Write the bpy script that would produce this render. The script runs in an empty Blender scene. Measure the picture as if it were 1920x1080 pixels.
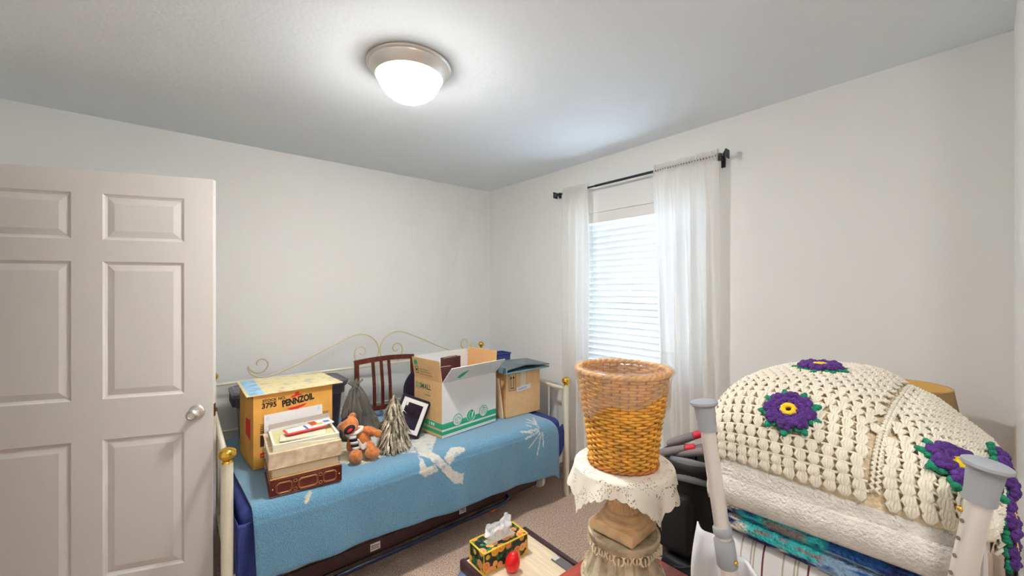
import bpy, bmesh, math, random
from mathutils import Vector, Matrix, noise
R = math.radians
PI = math.pi
random.seed(7)
S = bpy.context.scene
C = S.collection

# ------------------------------------------------------------------ camera
FPX = 751.0
cam_d = bpy.data.cameras.new('camera')
cam_d.sensor_width = 36.0
cam_d.lens = 36.0 * FPX / 1920.0
cam_d.clip_start = 0.02
cam = bpy.data.objects.new('camera', cam_d)
C.objects.link(cam)
cam.location = (0, 0, 1.5)
cam.rotation_euler = (R(90), 0, R(-39.8))
S.camera = cam

# ------------------------------------------------------------------ world, daylight, exposure
W = bpy.data.worlds.new('world')
S.world = W
W.use_nodes = True
bg = W.node_tree.nodes['Background']
bg.inputs[0].default_value = (0.80, 0.90, 1.0, 1)
bg.inputs[1].default_value = 0.5
day = bpy.data.lights.new('daylight_outside_window', 'AREA')
day.shape = 'RECTANGLE'
day.size = 1.3
day.size_y = 1.7
day.energy = 46
day.color = (0.66, 0.84, 1.0)
day_o = bpy.data.objects.new('daylight_outside_window', day)
C.objects.link(day_o)
day_o.location = (2.95, 1.56, 1.25)
day_o.rotation_euler = (R(100), 0, R(90))
LAMP = 118.0
S.view_settings.view_transform = 'Standard'
S.view_settings.look = 'None'
S.view_settings.gamma = 1.0
S.view_settings.exposure = 1.34
S.view_settings.use_curve_mapping = False
try:
    S.cycles.max_bounces = 8
    S.cycles.diffuse_bounces = 6
    S.cycles.transparent_max_bounces = 16
    S.cycles.sample_clamp_indirect = 6.0
    S.cycles.use_adaptive_sampling = True
    S.cycles.adaptive_threshold = 0.05
    S.cycles.caustics_reflective = False
    S.cycles.caustics_refractive = False
except Exception:
    pass

# ------------------------------------------------------------------ materials
def srgb(r, g, b):
    f = lambda c: ((c / 255.0) / 12.92) if c / 255.0 <= 0.04045 else (((c / 255.0) + 0.055) / 1.055) ** 2.4
    return (f(r), f(g), f(b), 1.0)

MATS = {}
def M(name, col, rough=0.6, metal=0.0, var=None, bump=None, sheen=0.0, col2=None, spec=None, stretch=None, trans=None, vor=None, gain=1.35):
    """var=(scale, amount) colour noise; bump=(scale, strength); stretch = xyz scale of the coordinates"""
    if name in MATS:
        return MATS[name]
    if gain:                                     # colours were read off the lit photograph: undo its light level
        k_ = min(gain, max(1.0, .86 / max(col[:3])))
        col = tuple(c * k_ for c in col[:3]) + (1,)
        if col2: col2 = tuple(min(.9, c * k_) for c in col2[:3]) + (1,)
    m = bpy.data.materials.new(name)
    m.use_nodes = True
    nt = m.node_tree
    b = nt.nodes['Principled BSDF']
    b.inputs['Base Color'].default_value = col
    b.inputs['Roughness'].default_value = rough
    b.inputs['Metallic'].default_value = metal
    if sheen:
        b.inputs['Sheen Weight'].default_value = sheen
    if spec is not None:
        b.inputs['Specular IOR Level'].default_value = spec
    tc = nt.nodes.new('ShaderNodeTexCoord')
    vec = tc.outputs['Object']
    if stretch:
        mp = nt.nodes.new('ShaderNodeMapping')
        mp.inputs['Scale'].default_value = stretch
        nt.links.new(vec, mp.inputs[0])
        vec = mp.outputs[0]
    if var:
        n = nt.nodes.new('ShaderNodeTexNoise')
        n.inputs['Scale'].default_value = var[0]
        n.inputs['Detail'].default_value = 5
        nt.links.new(vec, n.inputs['Vector'])
        r = nt.nodes.new('ShaderNodeValToRGB')
        c2 = col2 or tuple(max(0, min(1, c * (1 - var[1]))) for c in col[:3]) + (1,)
        c1 = col if col2 else tuple(min(1, c * (1 + var[1] * .6)) for c in col[:3]) + (1,)
        r.color_ramp.elements[0].position = 0.36
        r.color_ramp.elements[1].position = 0.64
        r.color_ramp.elements[0].color = c2
        r.color_ramp.elements[1].color = c1
        nt.links.new(n.outputs['Fac'], r.inputs[0])
        nt.links.new(r.outputs[0], b.inputs['Base Color'])
    if bump:
        if vor:
            n2 = nt.nodes.new('ShaderNodeTexVoronoi')
            n2.inputs['Scale'].default_value = bump[0]
            o2 = n2.outputs['Distance']
        else:
            n2 = nt.nodes.new('ShaderNodeTexNoise')
            n2.inputs['Scale'].default_value = bump[0]
            n2.inputs['Detail'].default_value = 4
            o2 = n2.outputs['Fac']
        nt.links.new(vec, n2.inputs['Vector'])
        bp = nt.nodes.new('ShaderNodeBump')
        bp.inputs['Strength'].default_value = bump[1]
        bp.inputs['Distance'].default_value = bump[2] if len(bump) > 2 else 0.004
        nt.links.new(o2, bp.inputs['Height'])
        nt.links.new(bp.outputs[0], b.inputs['Normal'])
    if trans:
        out = nt.nodes['Material Output']
        tl = nt.nodes.new('ShaderNodeBsdfTranslucent')
        tl.inputs[0].default_value = col
        mx = nt.nodes.new('ShaderNodeMixShader')
        mx.inputs[0].default_value = trans[0]
        nt.links.new(b.outputs[0], mx.inputs[1])
        nt.links.new(tl.outputs[0], mx.inputs[2])
        tp = nt.nodes.new('ShaderNodeBsdfTransparent')
        mx2 = nt.nodes.new('ShaderNodeMixShader')
        mx2.inputs[0].default_value = trans[1]
        nt.links.new(mx.outputs[0], mx2.inputs[1])
        nt.links.new(tp.outputs[0], mx2.inputs[2])
        nt.links.new(mx2.outputs[0], out.inputs[0])
    MATS[name] = m
    return m

wall_m = M('wall_paint', srgb(240, 240, 238), .75, bump=(140, .12, .002))
ceil_m = M('ceiling_texture', srgb(240, 247, 253), .85, bump=(55, .35, .004))
trim_m = M('white_trim', srgb(236, 234, 230), .45)
carpet_m = M('carpet', srgb(226, 188, 164), .95, var=(120, .42), bump=(300, 1.0, .008), sheen=.3)
door_m = M('door_paint', srgb(224, 218, 213), .5, bump=(60, .10, .002), stretch=(8, 8, .6))
cream_metal = M('cream_enamel', srgb(238, 230, 208), .35)
brass = M('brass', srgb(214, 174, 78), .2, 1.0)
nickel = M('brushed_nickel', srgb(206, 202, 196), .42, .9)
blackm = M('black_metal', srgb(38, 38, 46), .45, .3)
navy = M('navy_cloth', srgb(44, 56, 118), .8, var=(14, .2), bump=(300, .2))
darkbrown = M('dark_brown_steel', srgb(52, 30, 30), .5)
alu = M('aluminium', srgb(214, 206, 200), .38, .55)
greyrub = M('grey_rubber', srgb(138, 140, 144), .6)
black_soft = M('black_nylon', srgb(22, 21, 24), .65, bump=(300, .15))
white_cloth = M('white_paper', srgb(244, 242, 240), .7)
ink = M('black_ink', srgb(30, 26, 26), .8)
redink = M('red_ink', srgb(196, 44, 36), .8)
green_ink = M('green_ink', srgb(44, 152, 110), .8)

# ------------------------------------------------------------------ mesh helpers
class MB:
    def __init__(s):
        s.v = []; s.f = []; s.mi = []
    def add(s, V, F, m=0):
        o = len(s.v)
        s.v += [tuple(p) for p in V]
        for f in F:
            s.f.append(tuple(i + o for i in f)); s.mi.append(m)
        return s
    def box(s, x0, x1, y0, y1, z0, z1, m=0, mat=None):
        V = [Vector((x, y, z)) for z in (z0, z1) for y in (y0, y1) for x in (x0, x1)]
        if mat is not None:
            V = [mat @ p for p in V]
        F = [(0, 2, 3, 1), (4, 5, 7, 6), (0, 1, 5, 4), (2, 6, 7, 3), (0, 4, 6, 2), (1, 3, 7, 5)]
        return s.add(V, F, m)
    def tube(s, path, r, n=8, closed=False, m=0, caps=True):
        P = [Vector(p) for p in path]
        N = len(P)
        rr = r if isinstance(r, (list, tuple)) else [r] * N
        up = None
        V = []
        for i in range(N):
            a = P[(i - 1) % N] if (closed or i > 0) else P[i]
            b = P[(i + 1) % N] if (closed or i < N - 1) else P[i]
            t = (b - a)
            t = t.normalized() if t.length > 1e-9 else Vector((0, 0, 1))
            if up is None:
                up = Vector((0, 0, 1)) if abs(t.z) < .9 else Vector((1, 0, 0))
            x = t.cross(up)
            if x.length < 1e-6:
                x = t.orthogonal()
            x.normalize()
            y = x.cross(t).normalized()
            up = y
            for k in range(n):
                an = 2 * PI * k / n
                V.append(P[i] + (x * math.cos(an) + y * math.sin(an)) * rr[i])
        F = []
        for i in range(N if closed else N - 1):
            j = (i + 1) % N
            for k in range(n):
                l = (k + 1) % n
                F.append((i * n + k, j * n + k, j * n + l, i * n + l))
        if caps and not closed:
            F.append(tuple(range(n)))
            F.append(tuple((N - 1) * n + k for k in reversed(range(n))))
        return s.add(V, F, m)
    def lathe(s, prof, n=32, c=(0, 0, 0), m=0, mod=None):
        V = []
        for (r, z) in prof:
            for k in range(n):
                a = 2 * PI * k / n
                q = r * (mod(a, z) if mod else 1)
                V.append((c[0] + q * math.cos(a), c[1] + q * math.sin(a), c[2] + z))
        F = []
        for i in range(len(prof) - 1):
            for k in range(n):
                l = (k + 1) % n
                F.append((i * n + k, i * n + l, (i + 1) * n + l, (i + 1) * n + k))
        if prof[0][0] > 1e-5:
            F.append(tuple(reversed(range(n))))
        if prof[-1][0] > 1e-5:
            F.append(tuple((len(prof) - 1) * n + k for k in range(n)))
        return s.add(V, F, m)
    def ell(s, c, r, mat=None, nu=16, nv=10, m=0, warp=None):
        V = []
        for j in range(nv + 1):
            th = PI * j / nv
            for i in range(nu):
                a = 2 * PI * i / nu
                d = Vector((math.sin(th) * math.cos(a), math.sin(th) * math.sin(a), math.cos(th)))
                q = warp(d) if warp else 1
                p = Vector((d.x * r[0] * q, d.y * r[1] * q, d.z * r[2] * q))
                if mat is not None:
                    p = mat @ p
                V.append(p + Vector(c))
        F = []
        for j in range(nv):
            for i in range(nu):
                k = (i + 1) % nu
                F.append((j * nu + i, (j + 1) * nu + i, (j + 1) * nu + k, j * nu + k))
        return s.add(V, F, m)
    def grid(s, fn, nu, nv, m=0):
        V = [fn(i / nu, j / nv) for j in range(nv + 1) for i in range(nu + 1)]
        F = [(j * (nu + 1) + i, j * (nu + 1) + i + 1, (j + 1) * (nu + 1) + i + 1, (j + 1) * (nu + 1) + i)
             for j in range(nv) for i in range(nu)]
        return s.add(V, F, m)
    def prism(s, poly, z0, z1, m=0, mat=None):
        """polygon in xy extruded along z"""
        n = len(poly)
        V = [Vector((x, y, z0)) for x, y in poly] + [Vector((x, y, z1)) for x, y in poly]
        if mat is not None:
            V = [mat @ p for p in V]
        F = [tuple(reversed(range(n))), tuple(range(n, 2 * n))]
        F += [(i, (i + 1) % n, n + (i + 1) % n, n + i) for i in range(n)]
        return s.add(V, F, m)
    def mesh(s, name, mats, smooth=40):
        me = bpy.data.meshes.new(name)
        me.from_pydata(s.v, [], s.f)
        for m in (mats if isinstance(mats, (list, tuple)) else [mats]):
            me.materials.append(m)
        if any(s.mi):
            me.polygons.foreach_set('material_index', s.mi)
        bm = bmesh.new(); bm.from_mesh(me)
        bmesh.ops.remove_doubles(bm, verts=bm.verts, dist=1e-6)
        bmesh.ops.recalc_face_normals(bm, faces=bm.faces)
        bm.to_mesh(me); bm.free()
        if smooth:
            me.polygons.foreach_set('use_smooth', [True] * len(me.polygons))
            me.set_sharp_from_angle(angle=R(smooth))
        me.update()
        return me
    def build(s, name, mats, parent=None, smooth=40, bevel=0, solid=0, sub=0, remesh=0):
        o = bpy.data.objects.new(name, s.mesh(name, mats, smooth))
        C.objects.link(o)
        if parent is not None:
            o.parent = parent
        if remesh:
            md = o.modifiers.new('remesh', 'REMESH'); md.mode = 'VOXEL'; md.voxel_size = remesh; md.use_smooth_shade = True
            ms = o.modifiers.new('smooth', 'SMOOTH'); ms.iterations = 4
        if bevel:
            md = o.modifiers.new('bevel', 'BEVEL'); md.width = bevel; md.segments = 2; md.limit_method = 'ANGLE'; md.angle_limit = R(50)
        if solid:
            md = o.modifiers.new('solid', 'SOLIDIFY'); md.thickness = solid; md.offset = 0
        if sub:
            md = o.modifiers.new('sub', 'SUBSURF'); md.levels = sub; md.render_levels = sub
        return o

def inst(name, me, parent, loc=(0, 0, 0), mat=None):
    o = bpy.data.objects.new(name, me)
    C.objects.link(o)
    o.parent = parent
    if mat is not None:
        o.matrix_local = mat
    else:
        o.location = loc
    return o

def tag(o, label, cat, group=None):
    o['label'] = label; o['category'] = cat
    if group:
        o['group'] = group
    return o

def thing(name, label, cat, loc=(0, 0, 0), rz=0, group=None, rot=None):
    o = bpy.data.objects.new(name, None)
    C.objects.link(o)
    o.empty_display_size = .05
    o.location = loc
    o.rotation_euler = rot if rot else (0, 0, R(rz))
    return tag(o, label, cat, group)

def struct(o):
    o['kind'] = 'structure'
    return o

def text(name, body, size, mat, parent, M4, bold=0.0, extr=.0004, sx=1.0, align='LEFT'):
    cu = bpy.data.curves.new(name, 'FONT')
    cu.body = body; cu.size = size; cu.offset = bold; cu.extrude = extr; cu.align_x = align
    t = bpy.data.objects.new(name + '_src', cu)
    C.objects.link(t)
    dg = bpy.context.evaluated_depsgraph_get()
    me = bpy.data.meshes.new_from_object(t.evaluated_get(dg))
    bpy.data.objects.remove(t); bpy.data.curves.remove(cu)
    me.materials.clear(); me.materials.append(mat)
    o = bpy.data.objects.new(name, me)
    C.objects.link(o)
    o.parent = parent
    o.matrix_local = M4 @ Matrix.Diagonal((sx, 1, 1, 1))
    return o

def frame4(o, x, y):
    """matrix whose xy plane is spanned by directions x and y at origin o"""
    x = Vector(x).normalized(); y = Vector(y).normalized(); z = x.cross(y)
    m = Matrix.Identity(4)
    for i in range(3):
        m[i][0] = x[i]; m[i][1] = y[i]; m[i][2] = z[i]; m[i][3] = o[i]
    return m

def ro(ax, deg):
    return Matrix.Rotation(R(deg), 4, ax)

def T(*p):
    return Matrix.Translation(p)

def rbox(mb, x0, x1, y0, y1, z0, z1, r, n=5, m=0, sag=0):
    """soft cushion-like box: super-ellipsoid grid"""
    cx, cy, cz = (x0 + x1) / 2, (y0 + y1) / 2, (z0 + z1) / 2
    def warp(d):
        p = 7.0
        return 1.0 / (abs(d.x) ** p + abs(d.y) ** p + abs(d.z) ** p) ** (1 / p)
    return mb.ell((cx, cy, cz), ((x1 - x0) / 2, (y1 - y0) / 2, (z1 - z0) / 2), nu=48, nv=32, m=m, warp=warp)

# ------------------------------------------------------------------ the room
XL, XR, YB, H = -0.76, 2.34, 3.15, 2.44
YF, YA, XS = -0.05, -1.95, 1.45          # front return wall, end of the passage behind the camera, end of the return wall
struct(MB().box(-2.0, XR + .15, -2.05, YB + .12, -.06, 0).build('floor', carpet_m, smooth=0))
struct(MB().box(-2.0, XR + .15, -2.05, YB + .12, H, H + .06).build('ceiling', ceil_m, smooth=0))
struct(MB().box(-2.0, XR + .15, YB, YB + .12, 0, H).build('wall_back', wall_m, smooth=0))
WY0, WY1, WZ0, WZ1 = 1.07, 2.05, .84, 2.05
b = MB()
b.box(XR, XR + .15, -2.05, WY0, 0, H); b.box(XR, XR + .15, WY1, YB, 0, H)
b.box(XR, XR + .15, WY0, WY1, 0, WZ0); b.box(XR, XR + .15, WY0, WY1, WZ1, H)
struct(b.build('wall_right', wall_m, smooth=0))
struct(MB().box(XS, XR, YF - .12, YF, 0, H).build('wall_front', wall_m, smooth=0))
b = MB(); b.box(-2.0, XR, -2.05, YA, 0, H); b.box(XS, XS + .12, YA, YF - .12, 0, H)
struct(b.build('wall_alcove', wall_m, smooth=0))
DY0, DY1, DZ = 1.77, 2.735, 2.06
b = MB()
b.box(XL - .12, XL, YA, DY0, 0, H); b.box(XL - .12, XL, DY1, YB, 0, H); b.box(XL - .12, XL, DY0, DY1, DZ, H)
struct(b.build('wall_left', wall_m, smooth=0))
struct(MB().box(-2.1, -2.0, -2.05, YB + .12, 0, H).build('wall_hall', wall_m, smooth=0))
def baseboard(name, x0, x1, y0, y1, nx, ny):
    b = MB(); b.box(x0, x1, y0, y1, 0, .075); 
    b.box(x0 + (.004 if nx > 0 else 0), x1 - (.004 if nx < 0 else 0), y0 + (.004 if ny > 0 else 0) * 0, y1, .075, .088)
    return struct(b.build(name, trim_m, smooth=0))
baseboard('baseboard_back', XL, XR, YB - .014, YB, 0, -1)
baseboard('baseboard_right', XR - .014, XR, YF, YB - .014, -1, 0)
baseboard('baseboard_front', XS, XR - .014, YF, YF + .012, 0, 1)
# door casing
b = MB()
b.box(XL, XL + .016, DY0 - .06, DY0, 0, DZ + .06); b.box(XL, XL + .016, DY1, DY1 + .06, 0, DZ + .06)
b.box(XL, XL + .016, DY0, DY1, DZ, DZ + .06)
b.box(XL - .12, XL, DY0 - .0, DY0 + .012, 0, DZ); b.box(XL - .12, XL, DY1 - .012, DY1, 0, DZ)
struct(b.build('trim_1', trim_m, smooth=0, bevel=.003))

# window
win = bpy.data.objects.new('window_1', None); C.objects.link(win); struct(win)
X0 = XR + .085
for (y0, y1, z0, z1) in ((WY0, WY0 + .045, WZ0, WZ1), (WY1 - .045, WY1, WZ0, WZ1), (WY0, WY1, WZ0, WZ0 + .045), (WY0, WY1, WZ1 - .045, WZ1)):
    MB().box(X0, X0 + .05, y0, y1, z0, z1).build('window_frame', trim_m, win, smooth=0, bevel=.003)
glass = bpy.data.materials.new('window_glass'); glass.use_nodes = True
nt = glass.node_tree; nt.nodes.clear()
o_ = nt.nodes.new('ShaderNodeOutputMaterial'); tp = nt.nodes.new('ShaderNodeBsdfTransparent'); gl = nt.nodes.new('ShaderNodeBsdfGlossy')
gl.inputs['Roughness'].default_value = .02; mx = nt.nodes.new('ShaderNodeMixShader'); mx.inputs[0].default_value = .06
nt.links.new(tp.outputs[0], mx.inputs[1]); nt.links.new(gl.outputs[0], mx.inputs[2]); nt.links.new(mx.outputs[0], o_.inputs[0])
for z0, z1 in ((WZ0 + .045, WZ1 - .045),):
    MB().box(X0 + .02, X0 + .025, WY0 + .045, WY1 - .045, z0, z1).build('pane', glass, win, smooth=0)
MB().box(XR - .03, X0, WY0 - .03, WY1 + .03, WZ0 - .02, WZ0).build('window_sill', trim_m, win, smooth=0, bevel=.004)

# door
door = bpy.data.objects.new('door_1', None); C.objects.link(door); struct(door)
door.location = (-.7275, 2.712, 0); door.rotation_euler = (0, 0, R(-20.6))
DWd, DT = .914, .035
xs = [(.094, .3934), (.5005, .80)]
zs = [(.21, .824), (1.004, 1.618), (1.715, 1.92)]
b = MB()
b.box(0, xs[0][0], 0, DT, .012, 2.02); b.box(xs[0][1], xs[1][0], 0, DT, .012, 2.02); b.box(xs[1][1], DWd, 0, DT, .012, 2.02)
for (x0, x1) in xs:
    zz = [.012] + [q for z in zs for q in z] + [2.02]
    for k in range(0, len(zz), 2):
        b.box(x0, x1, 0, DT, zz[k], zz[k + 1])
b.build('slab', door_m, door, smooth=0)
for (x0, x1) in xs:
    for (z0, z1) in zs:
        b = MB()
        for side in (0, 1):
            rings = [(0, 0), (.007, .006), (.014, .009), (.040, .002), (.042, .0015)]
            V = []
            for (ins, dp) in rings:
                y = dp if side == 0 else DT - dp
                V += [(x0 + ins, y, z0 + ins), (x1 - ins, y, z0 + ins), (x1 - ins, y, z1 - ins), (x0 + ins, y, z1 - ins)]
            F = [(4 * i + k, 4 * i + (k + 1) % 4, 4 * i + 4 + (k + 1) % 4, 4 * i + 4 + k) for i in range(len(rings) - 1) for k in range(4)]
            F.append(tuple(4 * (len(rings) - 1) + k for k in range(4)))
            b.add(V, F)
        b.build('door_panel', door_m, door, smooth=0)
kx, kz = DWd - .064, .913
k = MB()
def lathe_y(mb, prof, n, cx, cz, y0, sgn, m=0):
    t = MB().lathe(prof, n)
    V = [(cx + p[0], y0 + sgn * p[2], cz + p[1]) for p in t.v]
    mb.add(V, t.f, m)
lathe_y(k, [(0, 0), (.034, 0), (.034, .004), (.028, .009), (.014, .011), (.011, .03), (.016, .036), (.0255, .043), (.0275, .052), (.024, .061), (.015, .066), (0.013, .062), (0, .062)], 28, kx, kz, 0, -1)
lathe_y(k, [(0, 0), (.034, 0), (.034, .004), (.028, .009), (.014, .011), (.011, .03), (.0255, .043), (.0275, .052), (.024, .061), (0, .066)], 28, kx, kz, DT, 1)
k.build('door_knob', nickel, door)
k = MB(); k.box(DWd, DWd + .0015, .006, .029, kz - .03, kz + .03); k.box(DWd, DWd + .010, .011, .024, kz - .008, kz + .008)
k.build('latch_plate', M('bronze', srgb(92, 68, 50), .4, .8), door, smooth=0)
for z in (.25, 1.05, 1.82):
    k = MB(); k.tube([(-.004, -.004, z - .045), (-.004, -.004, z + .045)], .006, 8)
    k.build('hinge', nickel, door)

# ------------------------------------------------------------------ ceiling light, plus an added fill lamp
bowl_m = bpy.data.materials.new('lit_frosted_glass'); bowl_m.use_nodes = True
nt = bowl_m.node_tree; bs = nt.nodes['Principled BSDF']
bs.inputs['Base Color'].default_value = srgb(250, 245, 230); bs.inputs['Roughness'].default_value = .3
bs.inputs['Emission Color'].default_value = (1.0, .985, .95, 1); tcb = nt.nodes.new('ShaderNodeTexCoord'); sxb = nt.nodes.new('ShaderNodeSeparateXYZ'); nt.links.new(tcb.outputs['Object'], sxb.inputs[0])
mrb = nt.nodes.new('ShaderNodeMapRange'); mrb.interpolation_type = 'SMOOTHSTEP'      # bulbs sit low in the bowl: its edge glows less
for i_, v_ in ((1, -.080), (2, -.150), (3, LAMP * .03), (4, LAMP)): mrb.inputs[i_].default_value = v_
nt.links.new(sxb.outputs[2], mrb.inputs[0]); nt.links.new(mrb.outputs[0], bs.inputs['Emission Strength'])
def ceiling_light(label, loc, bowl=None):
    cl = thing('ceiling_light', label, 'ceiling light', loc)
    MB().lathe([(0, 0), (.172, 0), (.175, -.006), (.172, -.012), (.165, -.014), (.163, -.022), (.155, -.030), (.147, -.046), (.139, -.052), (.134, -.046), (.12, -.03)], 56).build('rim', nickel, cl, smooth=50)
    MB().lathe([(.135, -.046), (.133, -.058), (.125, -.078), (.110, -.100), (.088, -.122), (.060, -.139), (.030, -.149), (.008, -.152), (0, -.152)], 48).build('glass_bowl', bowl or bowl_m, cl, smooth=60)
    MB().lathe([(0, -.150), (.010, -.151), (.013, -.155), (.010, -.160), (.006, -.163), (.0045, -.168), (0, -.170)], 20).build('finial', nickel, cl, smooth=60)
    return cl
ceiling_light('round flush ceiling light with nickel rim and glowing frosted bowl above the bedroom', (.754, 1.584, H))
fill_bowl = bowl_m.copy(); fill_bowl.name = 'fill_lamp_glass'
for nd in fill_bowl.node_tree.nodes:
    if nd.type == 'MAP_RANGE': nd.inputs[4].default_value = LAMP * .5
ceiling_light('unseen fill lamp added behind the viewpoint, shaped like a round flush ceiling light', (.10, -.35, H), fill_bowl)  # added fill lamp out of view, brightens the blanket pile and basket

# ------------------------------------------------------------------ blind
bl = thing('window_blind', 'white horizontal slat blind closed over the window', 'blind', (2.39, 1.56, .87))
slat_m = M('blind_slat', srgb(246, 247, 248), .5, trans=(.14, 0.0))
s_ = MB(); L_ = .4845
tl = R(-72)
def slat_fn(u, v):
    w = (u - .5) * .05; h = .003 * (1 - (2 * u - 1) ** 2)
    return (w * math.cos(tl) - h * math.sin(tl), (v - .5) * 2 * L_, w * math.sin(tl) + h * math.cos(tl))
s_.grid(slat_fn, 4, 1)
sm = s_.mesh('slat', slat_m)
nsl = 26
for i in range(nsl):
    q = inst('slat', sm, bl, (0, 0, .03 + i * .0435))
    md = q.modifiers.new('solid', 'SOLIDIFY'); md.thickness = .0022
MB().box(-.035, .03, -.468, .468, 1.145, 1.178).build('head_rail', trim_m, bl, smooth=0, bevel=.002)
MB().box(-.046, -.036, -.472, .472, 1.105, 1.179).build('valance', trim_m, bl, smooth=0, bevel=.003)
MB().box(-.025, .025, -.465, .465, 0.0, .016).build('bottom_rail', trim_m, bl, smooth=0, bevel=.003)
for y in (-.34, 0, .34):
    b = MB(); b.tube([(-.03, y, .01), (-.03, y, 1.145)], .0012, 5); b.tube([(.026, y, .01), (.026, y, 1.145)], .0012, 5)
    b.build('ladder_cord', trim_m, bl)

# ------------------------------------------------------------------ curtain rod and curtains
rod = thing('curtain_rod', 'thin black curtain rod with square flared ends above the window', 'curtain rod', (2.265, 1.55, 2.222))
MB().tube([(0, -.585, 0), (0, .25, 0)], .0085, 10).build('rod_tube', blackm, rod)
MB().tube([(0, .2, 0), (0, .595, 0)], .0065, 10).build('inner_rod', blackm, rod)
for sg in (-1, 1):
    y = sg * .60
    b = MB()
    pr = [(.010, 0), (.010, .006), (.0065, .012), (.0065, .018), (.020, .034), (.023, .036), (.023, .040)]
    for i in range(len(pr) - 1):
        (a0, d0), (a1, d1) = pr[i], pr[i + 1]
        V = [(x * a, y + sg * d, z * a) for (a, d) in ((a0, d0), (a1, d1)) for (x, z) in ((-1, -1), (1, -1), (1, 1), (-1, 1))]
        b.add(V, [(0, 1, 5, 4), (1, 2, 6, 5), (2, 3, 7, 6), (3, 0, 4, 7)] + ([(4, 5, 6, 7)] if i == len(pr) - 2 else []))
    b.build('finial', blackm, rod, smooth=0)
    b = MB(); b.box(-.006, XR - 2.265, y - sg * .012 - .006, y - sg * .012 + .006, -.016, -.008); b.box(-.009, .009, y - sg * .012 - .006, y - sg * .012 + .006, -.03, .012)
    b.box(XR - 2.265 - .004, XR - 2.265, y - sg * .012 - .011, y - sg * .012 + .011, -.05, .02)
    b.build('bracket', blackm, rod, smooth=0)
sheer = M('sheer_white_fabric', srgb(250, 247, 243), .9, bump=(500, .1), trans=(.5, .12))
def curtain(label, yt0, yt1, yb0, yb1, zb, nf, ph, scal=0.0, outer=1):
    o = thing('curtain', label, 'curtain', (2.265, (yt0 + yt1) / 2, 2.222))
    yc = (yt0 + yt1) / 2
    def fn(u, v):
        z0 = .035; L = 2.222 - zb + z0
        d = v * L
        z = z0 - d
        t = max(0, min(1, v)) ** 1.1
        y = (yt0 * (1 - t) + yb0 * t) * (1 - u) + (yt1 * (1 - t) + yb1 * t) * u
        amp = .006 + .022 * min(1, d / .5)
        fold = math.sin(u * nf * 2 * PI + ph + .7 * math.sin(v * 3 + ph)) + .45 * math.sin(u * nf * 4.6 * PI + 1.3 * ph + v * 2)
        x = amp * fold
        if d < .07:                                   # rod pocket and ruffle
            x = .006 * math.sin(u * nf * 12 * PI + ph) + (-.0115 if d > .02 else -.008)
            z += .004 * math.sin(u * nf * 14 * PI)
        else:
            x -= .012
        eo = max(0, (u - .86) / .14) if outer > 0 else 0
        x = x * (1 - eo) + eo * (-.012) + .072 * eo ** 1.5          # the outer edge turns back to the wall
        if v > .98:
            z += scal * abs(math.sin(u * PI * 1.5 + ph))
        return (x, y - yc, z)
    def back(u, v):
        return (.012 + .003 * math.sin(u * nf * 12 * PI), (yt0 * (1 - u) + yt1 * u) - yc, .03 - v * .07)
    MB().grid(fn, 110, 60).build('panel', sheer, o, smooth=80)
    MB().grid(back, 60, 4).build('rod_pocket', sheer, o, smooth=80)
    return o
curtain('narrow sheer white curtain on the corner side of the window', 1.862, 2.135, 1.885, 2.12, .20, 3, .4, .05)
curtain('wide sheer white curtain on the bare wall side of the window', .955, 1.347, .955, 1.27, .06, 4, 1.9, 0.0, -1)

# ------------------------------------------------------------------ daybed
XA, XB_, YFp, YBp = .152, 2.167, 1.985, 3.05
db = thing('daybed', 'cream metal daybed with scrolled back and brass ball finials', 'daybed', (1.16, 2.5, 0))
ox, oy = 1.16, 2.5
def P(x, y, z):
    return (x - ox, y - oy, z)
for (x, y, h) in ((XA, YFp, .79), (XB_, YFp, .79), (XA + .012, YBp, .925), (XB_, YBp, .945)):
    MB().tube([P(x, y, 0), P(x, y, h)], .021 if y < 2.5 else .017, 16).build('post', cream_metal, db)
    f = MB()
    f.lathe([(0, -.004), (.019, -.002), (.020, .004), (.015, .008), (.015, .012), (.022, .018), (.030, .026), (.0335, .036), (.0335, .038), (.031, .041), (.0325, .044), (.027, .054), (.016, .061), (0, .064)] if y < 2.5 else
            [(0, -.004), (.014, -.002), (.012, .006), (.018, .012), (.026, .024), (.0275, .034), (.024, .046), (.014, .055), (0, .059)], 24, P(x, y, h))
    f.build('finial', brass, db, smooth=70)
for x in (XA + .006, XB_):
    MB().tube([P(x, YFp, .765), P(x, 2.25, .772), P(x, 2.6, .785), P(x, 2.9, .80), P(x + .004, YBp, .80)], .0115, 10).build('arm_rail', cream_metal, db)
    MB().tube([P(x, YFp, .34), P(x, YBp, .34)], .009, 8).build('lower_arm_rail', cream_metal, db)
    for i in range(5):
        y = YFp + (YBp - YFp) * (i + 1) / 6
        MB().tube([P(x, y, .34), P(x, y, .785)], .005, 6).build('spindle', cream_metal, db)
for z in (.905, .61):
    MB().tube([P(XA, YBp, z), P(XB_, YBp, z)], .0095 if z > .8 else .008, 10).build('back_rail', cream_metal, db)
for i in range(7):
    x = .443 + .25 * i
    MB().tube([P(x, YBp, .61), P(x, YBp, .905)], .0055, 6).build('spindle', cream_metal, db)
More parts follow.
